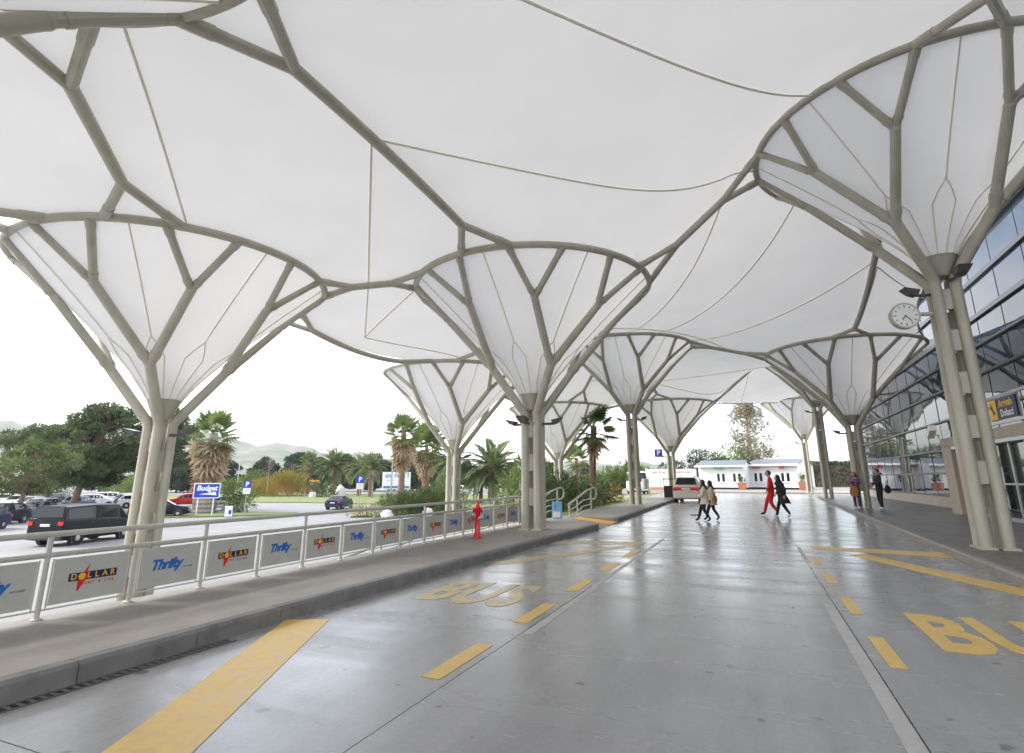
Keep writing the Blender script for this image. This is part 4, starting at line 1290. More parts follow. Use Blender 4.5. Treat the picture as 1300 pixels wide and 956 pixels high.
# ------------------------------------------------------------------ lawns and beds
def sheet(name, pts, m, dz=0.05, kerb=None):
    mb = MB()
    n = len(pts)
    z = [ground_z(*p) + dz for p in pts]
    mb.add([(p[0], p[1], q) for p, q in zip(pts, z)] + [(p[0], p[1], q - 0.4) for p, q in zip(pts, z)], [tuple(range(n))] + [(i, n + i, n + (i + 1) % n, (i + 1) % n) for i in range(n)])
    return tag(mb.build(name, m, smooth=0), kind='structure')
sheet('lawn', [(-67, 58), (-55.5, 60.5), (-45, 60.5), (-42, 58.5), (-37.5, 52), (-33, 49.5), (-24, 60), (-34, 104), (-60, 101), (-91, 99), (-110, 92)], M['grass'], 0.10)
a = np.linspace(0, 2 * PI, 20, endpoint=False)
sheet('grass_island', [(-44.3 + 6.6 * math.cos(t) * .66 - 2.4 * math.sin(t) * .75, 37.3 + 6.6 * math.cos(t) * .75 + 2.4 * math.sin(t) * .66) for t in a], M['grass'], 0.10)
sheet('planting_bed', [(-31.5, 39.5), (-27, 43), (-26, 50), (-30, 50), (-33.5, 47)], M['grass'], 0.14)
sheet('lawn_strip', [(-100, 60), (-70, 58), (-64, 66), (-90, 84), (-118, 74)], M['grass'], 0.08)
MB0 = MB().add([(-9.0, 20.4, 0.08), (-6.75, 20.4, 0.13), (-7.55, 44, 0.13), (-8.1, 60, 0.1), (-13, 60, -0.2), (-13.5, 44, -0.5), (-11, 28, -0.9)], [(0, 1, 2, 3, 4, 5, 6)])
tag(MB0.build('planted_verge', M['grass'], smooth=0), kind='structure')

# ------------------------------------------------------------------ signs in the car park
def face(x, y):   # rotation about Z so that local -Y looks from (x, y) towards the road
    return math.atan2(y, x) - R(90)

def post(t, x, z0, z1, r=0.035, m='alu'):
    MB().tube([(x, 0, z0), (x, 0, z1)], r, 8).build('post', M[m], t)
bx, by = -45.1, 36.4
t = thing('rental_sign', 'blue and white Budget sign on two posts before the big palm', 'sign', (bx, by, LOT), face(bx, by))
for s_ in (-.62, .62): post(t, s_, 0, 1.5, .05, 'white')
MB().bevbox((0, 0, 2.15), (2.1, 0.10, 1.32), .02).build('board', M['white'], t, smooth=0)
MB().bbox((-0.97, -0.062, 1.57), (0.97, -0.0515, 2.73)).build('blue_field', M['blue'], t, smooth=0)
sign_text(t, 'Budget', 0.62, (0, -0.066, 2.36), M['white'], off=0.02, shear=0.15, sx=.93)
MB().add([(-.62, -0.067, 1.84), (.72, -0.067, 2.06), (.8, -0.067, 1.74), (.25, -0.067, 1.80)], [(3, 2, 1, 0)]).build('swoosh', M['white'], t, smooth=0)

def round_sign(x, y, h, d, label):
    t = thing('no_entry_sign', label, 'sign', (x, y, LOT), face(x, y))
    post(t, 0, 0, h, .035)
    MB().lathe([(d / 2, -.02), (d / 2, .02)], 28, c=(0, -0.06, h - d / 2), rot=Matrix.Rotation(R(90), 3, 'X')).build('disc', M['red'], t)
    MB().bbox((-d * .36, -0.093, h - d / 2 - d * .09), (d * .36, -0.083, h - d / 2 + d * .09)).build('bar', M['white'], t, smooth=0)
round_sign(-49.4, 38.6, 2.75, 0.85, 'red and white no entry sign left of the Budget sign')
round_sign(-52.6, 41.0, 3.9, 0.62, 'higher red no entry sign further behind the Budget sign')

def parking(x, y, h, z, label, w=.62, sub=True):
    t = thing('parking_sign', label, 'sign', (x, y, z), face(x, y), 'blue parking signs')
    post(t, 0, 0, h, .03)
    MB().bevbox((0, -.05, h - w / 2), (w, .03, w), .01).build('board', M['blue'], t, smooth=0)
    sign_text(t, 'P', w * .9, (0, -0.07, h - w / 2), M['white'], off=0.02)
    if sub:
        MB().bevbox((0, -.05, h - w - w * .45), (w, .03, w * .85), .01).build('plate', M['white'], t, smooth=0)
        for q in range(3):
            MB().bbox((-w * .36, -0.069, h - w - w * (.22 + .2 * q)), (w * .36, -0.0665, h - w - w * (.17 + .2 * q))).build('plate_line', M['alu'], t, smooth=0)
parking(-42.6, 38.5, 3.0, LOT, 'blue parking sign with white plate by the round grass island')
parking(-36.6, 47.0, 3.45, LOT, 'blue parking sign with white plate left of the billboard', .68)
parking(-6.95, 47.5, 3.75, 0.1, 'blue parking sign on pole near the dark bin column', .62, False)

bx, by = -41.5, 60.5
t = thing('billboard', 'white billboard with blue uni rent lettering on the lawn', 'billboard', (bx, by, LOT), face(bx, by))
for s_ in (-1.2, 1.2): post(t, s_, 0, 1.9, .06)
MB().bevbox((0, 0, 2.95), (3.5, .10, 2.1), .02).build('board', M['white'], t, smooth=0)
M['uni'] = mat('letter_sky', (0.03, 0.22, 0.5), 0.5, var=0.05)
sign_text(t, 'uni rent 1', 0.8, (0.1, -0.058, 3.58), M['uni'], off=0.022, sx=.95)
sign_text(t, 'rent a car', 0.22, (-.75, -0.058, 2.98), M['uni'])
MB().bbox((-1.6, -0.066, 2.02), (1.6, -0.0535, 2.30)).build('blue_band', M['uni'], t, smooth=0)

bx, by = -76.5, 84.5
t = thing('rental_sign', 'black sign with yellow Hertz lettering on the far lawn', 'sign', (bx, by, LOT), face(bx, by))
for s_ in (-.8, .8): post(t, s_, 0, 1.9, .06)
MB().bevbox((0, 0, 2.6), (2.8, .12, 1.35), .02).build('board', M['black'], t, smooth=0)
sign_text(t, 'Hertz', 0.85, (0, -0.066, 2.78), M['signyellow'], off=0.03, shear=.2)
sign_text(t, 'Rent a Car', 0.34, (0, -0.066, 2.22), M['white'], off=0.008)

t = thing('litter_box', 'small white box with blue label on edge of grass island', 'box', (-41.2, 35.6, LOT + .1), face(-41.2, 35.6))
MB().bevbox((0, 0, .40), (.58, .5, .8), .03).build('body', M['white'], t, smooth=0)
MB().bbox((-.0, -.262, .18), (.2, -.253, .52)).build('label_patch', M['blue'], t, smooth=0)
MB().bevbox((0, 0, .815), (.62, .54, .03), .01).build('lid', M['white'], t, smooth=0)

def lamp(x, y, h, label):
    t = thing('street_lamp', label, 'street lamp', (x, y, LOT), face(x, y))
    MB().tube([(0, 0, 0), (0, 0, h * .5), (0, 0, h)], [.11, .09, .06], 10).build('pole', M['alu'], t)
    MB().tube([(0, 0, h - .03), (.3, 0, h + .12), (.7, 0, h + .14)], .04, 8).build('arm', M['alu'], t)
    MB().bevbox((.9, 0, h + .12), (.8, .32, .16), .04).build('lamp_head', M['alu'], t, smooth=0)
lamp(-98, 86, 8.0, 'tall street lamp right of the big shaggy palm')
lamp(-101, 84.5, 8.2, 'tall street lamp partly behind the big shaggy palm')
lamp(-37.0, 53.0, 5.2, 'slim lamp post in front of the billboard')

# ------------------------------------------------------------------ vegetation
def cards(centers, dirs, lens, wids, rng, curl=0.0):
    """one quad per entry: pointed blade along dirs"""
    n = len(centers)
    d = dirs / np.linalg.norm(dirs, axis=1, keepdims=True)
    r = rng.normal(size=(n, 3))
    s = np.cross(d, r)
    s /= np.linalg.norm(s, axis=1, keepdims=True) + 1e-9
    L = lens[:, None]; Wd = wids[:, None]
    v = np.stack([centers, centers + d * L * .5 + s * Wd, centers + d * L, centers + d * L * .5 - s * Wd], 1).reshape(-1, 3)
    return v

def quads_mesh(name, v, m):
    n = len(v) // 4
    me = bpy.data.meshes.new(name)
    me.vertices.add(len(v)); me.vertices.foreach_set('co', np.asarray(v, np.float32).ravel())
    me.loops.add(4 * n); me.loops.foreach_set('vertex_index', np.arange(4 * n, dtype=np.int32))
    me.polygons.add(n); me.polygons.foreach_set('loop_start', np.arange(0, 4 * n, 4, dtype=np.int32))
    me.polygons.foreach_set('loop_total', np.full(n, 4, np.int32))
    me.materials.append(m)
    me.update(calc_edges=True)
    me.validate()
    return me

def clump_leaves(cl, rad, per, rng, ln=(.16, .3), wd=(.02, .04), up=0.3, flat=.75):
    V = []
    for c, rr in zip(cl, rad):
        k = max(20, int(per * (rr ** 2)))
        p = rng.normal(size=(k, 3)); p /= np.linalg.norm(p, axis=1, keepdims=True)
        q = rng.uniform(.45, 1.05, (k, 1)) ** .6
        off = p * q * rr * np.array([1, 1, flat])
        d = p + rng.normal(size=(k, 3)) * .55 + np.array([0, 0, up])
        V.append(cards(np.asarray(c) + off, d, rng.uniform(*ln, k), rng.uniform(*wd, k), rng))
    return np.concatenate(V)

def limb_tree(trunk_pts, trunk_r, tips, rng, r0=.07):
    mb = MB()
    mb.tube(trunk_pts, trunk_r, 10)
    tp = [Vector(p) for p in trunk_pts]
    for tip in tips:
        tip = Vector(tip)
        # leave the trunk at the nearest point lower than the tip
        cand = [tp[i].lerp(tp[i + 1], u) for i in range(len(tp) - 1) for u in (0, .33, .66)]
        cand = [c for c in cand if c.z < tip.z + .2 and c.z > tp[0].z + (tp[-1].z - tp[0].z) * .3] or [tp[-1]]
        s = min(cand, key=lambda c: (c - tip).length + abs((tip.z - c.z) - (Vector((tip.x - c.x, tip.y - c.y, 0)).length * .7)) * .6)
        md = s.lerp(tip, .5) + Vector((rng.normal() * .12, rng.normal() * .12, .12 * (tip - s).length))
        mb.tube([s, md, tip], [r0, r0 * .65, r0 * .25], 6)
    return mb

def pine(loc, h, cr, lean, label, m='pine', seed=1, ncl=60, per=230, base=.35, name='pine_tree', sc=1.0, group=None, crown_off=(0, 0), ln=(.26, .5), wd=(.035, .075)):
    rng = np.random.default_rng(seed)
    t = thing(name, label, 'tree', loc, 0, group, sc)
    top = (lean[0], lean[1], h * .9)
    tr = [(0, 0, -.1), (lean[0] * .25 + .1, lean[1] * .25, h * .25), (lean[0] * .6, lean[1] * .6, h * .55), top]
    cl, rad = [], []
    for i in range(ncl):
        u = rng.uniform(0, 1)
        z = h * (base + (1 - base) * u)
        w = cr * (math.sin(PI * min(1, (u * .80 + .16))) ** .8) * rng.uniform(.3, 1.15)
        a = rng.uniform(0, 2 * PI)
        cl.append((crown_off[0] + lean[0] * (z / h) + w * math.cos(a), crown_off[1] + lean[1] * (z / h) + w * math.sin(a), z))
        rad.append(rng.uniform(.45, 1.1) * cr * .205)
    limb_tree(tr, [h * .032, h * .028, h * .022, h * .008], [cl[i] for i in range(0, ncl, 2)], rng, h * .011).build('trunk', M['bark'], t)
    v = clump_leaves(cl, rad, per, rng, ln, wd, .35, .6)
    link('crown', quads_mesh('crown', v, M[m]), t)
    return t

pine((-62.0, 35.0, LOT), 10.2, 4.6, (1.7, 1.4), 'large dark pine with leaning trunk behind the black van', 'pine', 3, 120, 480, .28)
pine((-75.0, 40.0, LOT), 9.0, 4.6, (-1.5, -1.0), 'dark pine spreading at left edge behind the large pine', 'pine', 4, 100, 460, .30)
pine((-58.5, 40.0, LOT), 10.2, 3.6, (1.0, .8), 'pine whose top shows just left of the left column', 'pine', 14, 84, 460, .38)
pine((-53.0, 26.2, LOT), 6.0, 2.9, (.2, .4), 'small light green pine with thin forked trunk at left edge', 'pine2', 5, 60, 420, .40)

# tree belt far behind the car park
belt = []
for s_ in range(3):
    o = pine((0, 0, 0), 8.0, 3.6, (.2, .1), 'x', 'belt', 20 + s_, 70, 330, .10, 'pine_tree', ln=(.45, .8), wd=(.10, .19))
    belt.append(o)
spots = [(-133, 92, 1.05, 'leftmost belt tree, just right of the left column'), (-128, 98, 1.0, 'second belt tree, left of the shaggy palm'), (-121, 103, .95, 'belt tree behind the shaggy palm'),
         (-113, 107, 1.0, 'belt tree behind the street lamp'), (-108, 111.5, 1.08, 'belt tree right of the street lamp'), (-104, 116.5, 1.05, 'belt tree above the yellow bamboo'),
         (-97, 118, 1.12, 'belt tree above the first bare sapling'), (-92, 122, 1.1, 'belt tree above the second bare sapling'), (-87, 126, .98, 'belt tree left of the Hertz sign'),
         (-82.5, 128, 1.0, 'belt tree above the Hertz sign'), (-76, 130, 1.1, 'belt tree behind the first date palm'), (-70, 133, .92, 'belt tree right of first date palm'),
         (-58, 137, .85, 'belt tree left of the billboard'), (-49, 140, .85, 'belt tree behind the billboard'), (-40, 141, .85, 'belt tree behind the palm garden column'), (-27, 140, .9, 'belt tree behind hydrant column'), (-110.5, 116, 1.15, 'tall belt tree between street lamp and bamboo'), (-95, 127, 1.2, 'tall belt tree behind the two bare saplings'), (-85, 134, 1.15, 'tall belt tree far behind the Hertz sign'), (-65, 140, 1.0, 'belt tree left of the billboard, farther back'), (-124, 92, 1.15, 'tall belt tree beside the shaggy palm'), (-139, 84, 1.1, 'belt tree behind the left column')]
for i, (x, y, sc, lab) in enumerate(spots):
    o = belt[i % 3] if i < 3 else copy_tree(belt[i % 3])
    place(o, (x, y, LOT), i * 1.9, 'dark ' + lab, sc)
    o['group'] = 'tree belt beyond the car park'

# ---- fan palms and date palms
def fan_leaf(rng, L, droop, nbl=16):
    """fan leaf in local coordinates: petiole along +X then a disc of blades"""
    V = []
    pet = L * .45
    c = np.array([pet, 0, -droop * pet * .35])
    V.append([[0, -.02, 0], [0, .02, 0], [c[0], .015, c[2]], [c[0], -.015, c[2]]])
    for k in range(nbl):
        a = (k / (nbl - 1) - .5) * R(230)
        d = np.array([math.cos(a), math.sin(a), 0.12 - droop * (.35 + .25 * abs(math.sin(a)))])
        l = L * .58 * (0.75 + .25 * math.cos(a)) * rng.uniform(.9, 1.05)
        s = np.array([-math.sin(a), math.cos(a), 0]) * l * .075
        tip = c + d * l + np.array([0, 0, -.10 * l])
        V.append([c, c + d * l * .55 + s, tip, c + d * l * .55 - s])
    return np.array(V).reshape(-1, 3)

def rotmat(az, el, roll=0.0):
    m = Matrix.Rotation(az, 3, 'Z') @ Matrix.Rotation(-el, 3, 'Y') @ Matrix.Rotation(roll, 3, 'X')
    return np.array(m)

def ring_trunk(h, r0, r1, lean=(0, 0), n=14, rough=.06, seed=0):
    rg = random.Random(seed)
    pts, rr = [], []
    K = max(10, int(h * 5))
    for i in range(K + 1):
        u = i / K
        pts.append((lean[0] * u * u, lean[1] * u * u, h * u - .05))
        base = r0 + (r1 - r0) * u
        rr.append(base * (1 + (rough if i % 2 else -rough * .4) + rg.uniform(-.02, .02)))
    return MB().tube(pts, rr, n)

def fan_palm(loc, h, r, nfr, L, skirt, label, seed, skirt_len=3.0, lean=(0, 0), flare=.9, sc=1.0, tm='palm_trunk'):
    rng = np.random.default_rng(seed)
    t = thing('fan_palm', label, 'palm tree', loc, seed * .7, 'palms', sc)
    ring_trunk(h, r * 1.15, r * (.85 if r < .5 else .4), lean, seed=seed).build('trunk', M[tm], t)
    top = np.array([lean[0], lean[1], h])
    V = []
    for k in range(nfr):
        u = (k + .5) / nfr
        el = R(82 - 112 * u ** 1.1)
        az = k * 2.39996 + rng.normal() * .15
        lf = fan_leaf(rng, L * rng.uniform(.85, 1.1), .25 + .5 * u)
        V.append(lf @ rotmat(az, el, rng.normal() * .25).T + top + np.array([0, 0, -.5 * u]))
    link('crown', quads_mesh('crown', np.concatenate(V), M['fan']), t)
    if skirt:
        V = []
        for k in range(skirt):
            u = (k + .5) / skirt
            az = k * 2.39996
            el = R(-42 - 42 * u + rng.normal() * 7)
            lf = fan_leaf(rng, L * rng.uniform(.7, 1.0) * flare, .3, 11)
            z0 = h - .3 - (skirt_len * .75) * u
            V.append(lf @ rotmat(az, el, rng.normal() * .6).T + np.array([lean[0] * (z0 / h) ** 2, lean[1] * (z0 / h) ** 2, z0]))
        link('dead_skirt', quads_mesh('dead_skirt', np.concatenate(V), M['dead']), t)
    return t
fan_palm((-49.1, 39.6, LOT), 7.7, .95, 26, 2.9, 140, 'big shaggy fan palm with brown skirt behind Budget sign', 2, 4.4, flare=1.15, tm='bark_pale')
fan_palm((-32.4, 48.1, LOT), 8.0, .30, 30, 2.3, 52, 'fan palm with slim dark trunk and brown skirt beside the billboard', 3, 2.6, flare=1.15)
fan_palm((-44.0, 71.5, LOT), 8.2, .55, 34, 3.6, 52, 'thick-trunked fan palm behind the slim one by the billboard', 4, 2.6, flare=1.0)
fan_palm((-10.3, 38.6, ground_z(-10.3, 38.6)), 6.35, .24, 22, 2.0, 14, 'tall lone fan palm with reddish trunk left of tall palm column', 5, 1.0, (-.25, .1))
fan_palm((-83, 90, LOT), 6.6, .35, 24, 2.6, 14, 'small fan palm behind the Hertz sign', 6, 1.2)
fan_palm((-26, 88, LOT), 6.4, .3, 22, 2.6, 10, 'distant fan palm above the bushes', 7, 1.2)

def date_palm_meshes(seed, L, nfr, npair=36):
    rng = np.random.default_rng(seed)
    V = []
    for k in range(nfr):
        u = (k + .5) / nfr
        el = R(80 - 105 * u ** .9)
        az = k * 2.39996 + rng.normal() * .12
        Lf = L * rng.uniform(.88, 1.08) * (.8 + .2 * u)
        dr = .35 + .35 * u
        ca, sa = math.cos(az), math.sin(az)
        pos = np.array([0.0, 0, -.4 * u]); e = el
        P_ = []
        K = 20
        for i in range(K + 1):
            P_.append(pos.copy())
            d = np.array([math.cos(e) * ca, math.cos(e) * sa, math.sin(e)])
            pos = pos + d * Lf / K
            e -= R(75) * dr / K * (1 + i / K)
        P_ = np.array(P_)
        side = np.array([-sa, ca, 0])
        for i in range(K):
            w = .02 * (1 - i / K) + .006
            V += [[P_[i] - side * w, P_[i] + side * w, P_[i + 1] + side * w, P_[i + 1] - side * w]]
        for q in range(npair):
            s = .12 + .88 * q / npair
            i = min(K - 1, int(s * K)); f = s * K - i
            c = P_[i] * (1 - f) + P_[i + 1] * f
            tdir = P_[i + 1] - P_[i]; tdir /= np.linalg.norm(tdir)
            upv = np.cross(side, tdir) * -1
            for sg in (1, -1):
                dirn = tdir * .75 + side * sg * .8 + upv * .35 + rng.normal(size=3) * .08
                dirn /= np.linalg.norm(dirn)
                l = L * .19 * math.sin(PI * min(1, .25 + s * .72)) ** .6
                wv = np.cross(dirn, upv); wv = wv / (np.linalg.norm(wv) + 1e-9) * l * .085
                tip = c + dirn * l + np.array([0, 0, -.12 * l])
                V.append([c, c + dirn * l * .5 + wv, tip, c + dirn * l * .5 - wv])
    return quads_mesh('crown', np.array(V).reshape(-1, 3), M['date'])
date_me = [date_palm_meshes(31, 4.0, 48), date_palm_meshes(32, 3.6, 42), date_palm_meshes(33, 3.2, 36)]
def date_palm(loc, h, r, v, sc, label, rz):
    t = thing('date_palm', label, 'palm tree', loc, rz, 'palms', sc)
    ring_trunk(h, r, r * 1.1, rough=.1, seed=v).build('trunk', M['palm_trunk'], t)
    MB().ball((0, 0, h - .1), (r * 1.5, r * 1.5, .5), 10, 6).build('crown_boss', M['palm_trunk'], t)
    link('crown', date_me[v], t, Matrix.Translation((0, 0, h + .1)))
    return t
date_palm((-31.2, 67.3, LOT), 3.0, .42, 0, 1.45, 'big feathery date palm right of the palm garden column', 0)
date_palm((-34.0, 69.5, LOT), 3.6, .28, 2, .9, 'smaller date palm trunk beside the big feathery one', 1)
date_palm((-36.5, 66, LOT), 4.9, .34, 1, 1.05, 'date palm half hidden behind the palm garden column', 2)
date_palm((-77, 90.5, LOT), 4.6, .42, 0, 1.25, 'full date palm behind the navy car', 3)
date_palm((-68, 87.1, LOT), 4.6, .35, 1, 1.1, 'date palm just left of the parking sign by the billboard', 4)
date_palm((-61.5, 82, LOT), 4.6, .4, 1, 1.1, 'date palm directly left of the billboard', 5)

# ---- shrubs
def shrub(loc, rx, ry, h, n, m, label, seed, ln=(.2, .45), wd=(.02, .05), per=230, up=.5, name='shrub', stems=5, cr=.34, group=None):
    rng = np.random.default_rng(seed)
    t = thing(name, label, 'shrub', loc, 0, group)
    cl, rad = [], []
    for i in range(n):
        a = rng.uniform(0, 2 * PI); q = math.sqrt(rng.uniform(0, 1))
        z = h * rng.uniform(.18, 1) * (1 - .45 * q * q)
        cl.append((rx * q * math.cos(a), ry * q * math.sin(a), z)); rad.append(rng.uniform(.7, 1.2) * min(rx, h) * cr)
    v = clump_leaves(cl, rad, per, rng, ln, wd, up, .8)
    link('foliage', quads_mesh('foliage', v, M[m]), t)
    mb = MB()
    for i in range(0, n, max(1, n // stems)):
        c = cl[i]
        mb.tube([(c[0] * .2, c[1] * .2, -.1), (c[0] * .5, c[1] * .5, c[2] * .5), c], [.04, .03, .012], 5)
    mb.build('stem', M['bark'], t)
    return t
shrub((-80.5, 80.5, LOT), 5.0, 3.6, 4.2, 46, 'shrub_y', 'tall yellow-orange bamboo clump behind the far lawn', 41, (.5, 1.1), (.03, .06), 70, 1.4)
shrub((-88, 82, LOT), 3.6, 3, 4.4, 30, 'shrub', 'light green shrub left of the yellow bamboo', 42, (.4, .8), (.04, .08), 70)
shrub((-46.6, 41.2, LOT), 1.7, 1.5, 2.6, 22, 'shrub', 'spiky palm-like shrub right of the Budget sign', 43, (.6, 1.1), (.03, .06), 90, .2)
shrub((-28.9, 42.9, LOT), 2.0, 1.5, 1.9, 30, 'juniper', 'low dark juniper beside white rocks behind the railing', 44, (.3, .7), (.015, .03), 330, .9)
shrub((-27.4, 46.2, LOT), 2.2, 1.7, 2.3, 34, 'juniper', 'second taller juniper left of the palm garden column', 45, (.3, .7), (.015, .03), 330, .9)
shrub((-30.6, 40.2, LOT), 1.2, 1.0, 1.2, 14, 'shrub_y', 'low yellowish shrub at the tip of planting bed', 46, (.2, .5), (.02, .04), 200)
shrub((-30.5, 55, LOT), 2.0, 1.8, 4.0, 26, 'shrub', 'upright green shrub just left of the palm garden column', 47, (.3, .6), (.03, .06), 120)
shrub((-68.1, 77.7, LOT), 1.9, 1.5, 2.3, 16, 'juniper', 'grey-green agave clump beside the Hertz sign', 48, (.7, 1.2), (.05, .1), 60, .6)
shrub((-11.8, 30.8, ground_z(-11.8, 30.8)), 1.7, 1.8, 4.4, 44, 'shrub', 'broad green shrub left of the tall lone palm', 49, (.3, .6), (.02, .05), 170)
shrub((-10.4, 27.4, ground_z(-10.4, 27.4)), 1.5, 1.5, 4.3, 40, 'fan', 'leafy green bush behind the curved handrail', 50, (.4, .8), (.03, .06), 130)
shrub((-8.7, 27.2, -.3), 1.2, 2.0, 1.75, 34, 'pine', 'low dark green bush against the far left pavement', 51, (.3, .6), (.02, .05), 240)
shrub((-8.5, 31.2, -.2), 1.1, 2.2, 1.6, 34, 'pine', 'second low dark bush along the far left pavement', 52, (.3, .6), (.02, .05), 240)
shrub((-8.9, 35.2, -.1), 0.9, 1.8, 1.4, 20, 'shrub_y', 'yellow-green shrub at foot of the tall lone palm', 53, (.3, .7), (.03, .06), 150)
for i, (x, y, h, lab) in enumerate([(-118, 78, 3.6, 'light green hedge shrub left of the Budget sign'), (-110, 72, 2.8, 'hedge shrub behind the red car'), (-100, 90, 3.2, 'hedge shrub behind the grass island'), (-122, 64, 3.4, 'hedge shrub behind the left column'), (-116, 56, 3.0, 'hedge shrub behind the white cars'), (-112, 46, 3.0, 'hedge shrub behind the pine trunks')]):
    shrub((x, y, LOT), 7.0, 3.0, h, 34, 'shrub', lab, 60 + i, (.4, .8), (.05, .1), 60, .5, 'hedge_shrub', 5, .4, 'hedge behind the car park')
for i, (x, y, h, sx, lab) in enumerate([(-17.5, 92, 4.2, 4.5, 'round tree left of the white hoarding'), (-11.5, 96, 3.8, 3.5, 'green tree behind the white hoarding'), (-24, 98, 4.4, 5, 'green tree behind the tall lone palm'), (-33, 104, 4.0, 5, 'green tree far behind hydrant column'),
                                        (-6.8, 98, 6.0, 3.4, 'leafy tree behind left cabin corner'), (-2.5, 100, 7.4, 3.4, 'leafy tree left of the gum tree')]):
    shrub((x, y, ground_z(x, y)), sx, sx * .8, h, 40, ('shrub', 'belt', 'shrub', 'belt', 'belt', 'fan')[i], lab, 80 + i, (.4, .8), (.05, .1), 70, .4, 'broadleaf_tree', 6, .34, 'trees behind the cabins')
# hedge on the right behind the forecourt
for i, (x, lab) in enumerate([(12, 'left block of the clipped dark hedge beyond the right pavement'), (18.5, 'right block of the clipped dark hedge beyond the right pavement')]):
    t = thing('hedge', lab, 'hedge', (x, 108, 0), 0, 'clipped hedge blocks')
    rng = np.random.default_rng(90 + i)
    p = rng.uniform([-3.2, -1, 0], [3.2, 1, 4.2], (9000, 3))
    v = cards(p, rng.normal(size=(9000, 3)) + np.array([0, -.4, .4]), rng.uniform(.25, .5, 9000), rng.uniform(.05, .1, 9000), rng)
    link('foliage', quads_mesh('foliage', v, M['belt']), t)
    MB().bbox((-3.0, -.8, -.2), (3.0, .8, 3.6)).build('inner_branches', M['bark'], t, smooth=0)

# gum tree behind the cabins
def gum(loc, h, label):
    rng = np.random.default_rng(77)
    t = thing('gum_tree', label, 'tree', loc)
    tr = [(0, 0, -.2), (.2, 0, h * .3), (-.3, .1, h * .6), (.1, 0, h * .96)]
    cl, rad = [], []
    for i in range(100):
        u = rng.uniform(0, 1) ** .85
        z = h * (.25 + .73 * u)
        w = h * .25 * (math.sin(PI * (u * .80 + .14)) ** .55) * math.sqrt(rng.uniform(.02, 1)) * (1.15 if u < .3 else 1)
        a = rng.uniform(0, 2 * PI)
        cl.append((w * math.cos(a), w * math.sin(a), z)); rad.append(rng.uniform(.55, 1.0) * h * .062)
    limb_tree(tr, [h * .028, h * .022, h * .015, h * .004], cl[::2], rng, h * .007).build('trunk', M['bark_pale'], t)
    v = clump_leaves(cl, rad, 190, rng, (.3, .5), (.04, .075), -.5, 1.1)
    link('crown', quads_mesh('crown', v, M['euc']), t)
gum((.2, 100, 0), 14.0, 'tall sparse gum tree rising behind the white cabins')

# bare saplings
def sapling(loc, h, label, seed):
    rng = np.random.default_rng(seed)
    t = thing('bare_sapling', label, 'tree', loc, 0, 'bare saplings')
    mb = MB().tube([(0, 0, -.1), (.05, 0, h * .4), (0, .05, h)], [.13, .1, .03], 8)
    mb.build('trunk', M['bark_pale'], t)
    mb = MB()
    for i in range(46):
        z = h * rng.uniform(.45, .98); a = rng.uniform(0, 2 * PI); l = rng.uniform(.7, 1.7) * (1.2 - .5 * z / h)
        e = Vector((l * math.cos(a) * .8, l * math.sin(a) * .8, z + l * .7))
        mb.tube([(0, 0, z), e.lerp(Vector((0, 0, z)), .5) + Vector((0, 0, -.1)), e], [.035, .025, .01], 4)
        for q in range(3):
            f = e + Vector(rng.normal(size=3)) * .35
            mb.tube([e.lerp(Vector((0, 0, z)), .3), f], [.016, .006], 3)
    mb.build('branches', M['twig'], t)
sapling((-80.3, 77, LOT), 6.8, 'bare sapling with pale trunk before the yellow bamboo', 5)
sapling((-79.7, 82.2, LOT), 5.6, 'second bare sapling right of the yellow bamboo', 6)
sapling((-56, 75, LOT), 4.2, 'leafless bush-like tree beside the parking sign by the billboard', 7)

# rocks
def rock(loc, s, label, seed):
    rng = np.random.default_rng(seed)
    mb = MB().ball((0, 0, s[2] * .4), s, 12, 8)
    mb.v = [tuple(np.array(v) * (1 + rng.normal() * .07)) for v in mb.v]
    o = mb.build('white_rock', M['stone'], smooth=25)
    o.location = loc
    tag(o, label, 'rock', 'white garden rocks')
rock((-69.2, 76.4, LOT), (.7, .6, .7), 'white rock below the Hertz sign', 1)
rock((-66.8, 80.5, LOT), (.8, .8, 1.5), 'white rock behind the agave clump', 2)
rock((-28.8, 40.8, LOT), (.6, .45, .45), 'white rock at left end of the juniper bed', 3)
rock((-26.4, 43.4, LOT), (.5, .4, .5), 'white rock between the two junipers', 4)

# ------------------------------------------------------------------ hill
mb = MB()
rng = np.random.default_rng(3)
na, nr = 120, 26
vs = []
for j in range(nr):
    d = 560 + 60 * j
    for i in range(na):
        az = R(100 * i / (na - 1) - 8)           # degrees left of +Y, -8 .. 92
        a = math.degrees(az)
        prof = 86 - 0.0 * a
        prof = np.interp(a, [-8, 5, 14, 22, 33, 40, 46, 52, 58, 66, 92], [18, 22, 34, 30, 34, 52, 66, 78, 86, 84, 70])
        rise = smooth01(d, 560, 1500)
        z = prof * rise * 1.25 + 7 * rise * (math.sin(a * .9 + d * .004) + .6 * math.sin(a * 2.3 + d * .011) + .5 * math.sin(d * .02 + a * .5))
        vs.append((-d * math.sin(az), d * math.cos(az), LOT - 2 + z))
mb.add(vs, [(j * na + i, j * na + i + 1, (j + 1) * na + i + 1, (j + 1) * na + i) for j in range(nr - 1) for i in range(na - 1)])
M['hill'] = mat('hill_scrub', (0.05, 0.075, 0.045), 0.95, col2=(0.20, 0.19, 0.14), vscale=0.018, bump=0.5, bscale=.08)
tag(mb.build('hill', M['hill'], smooth=180), kind='structure')

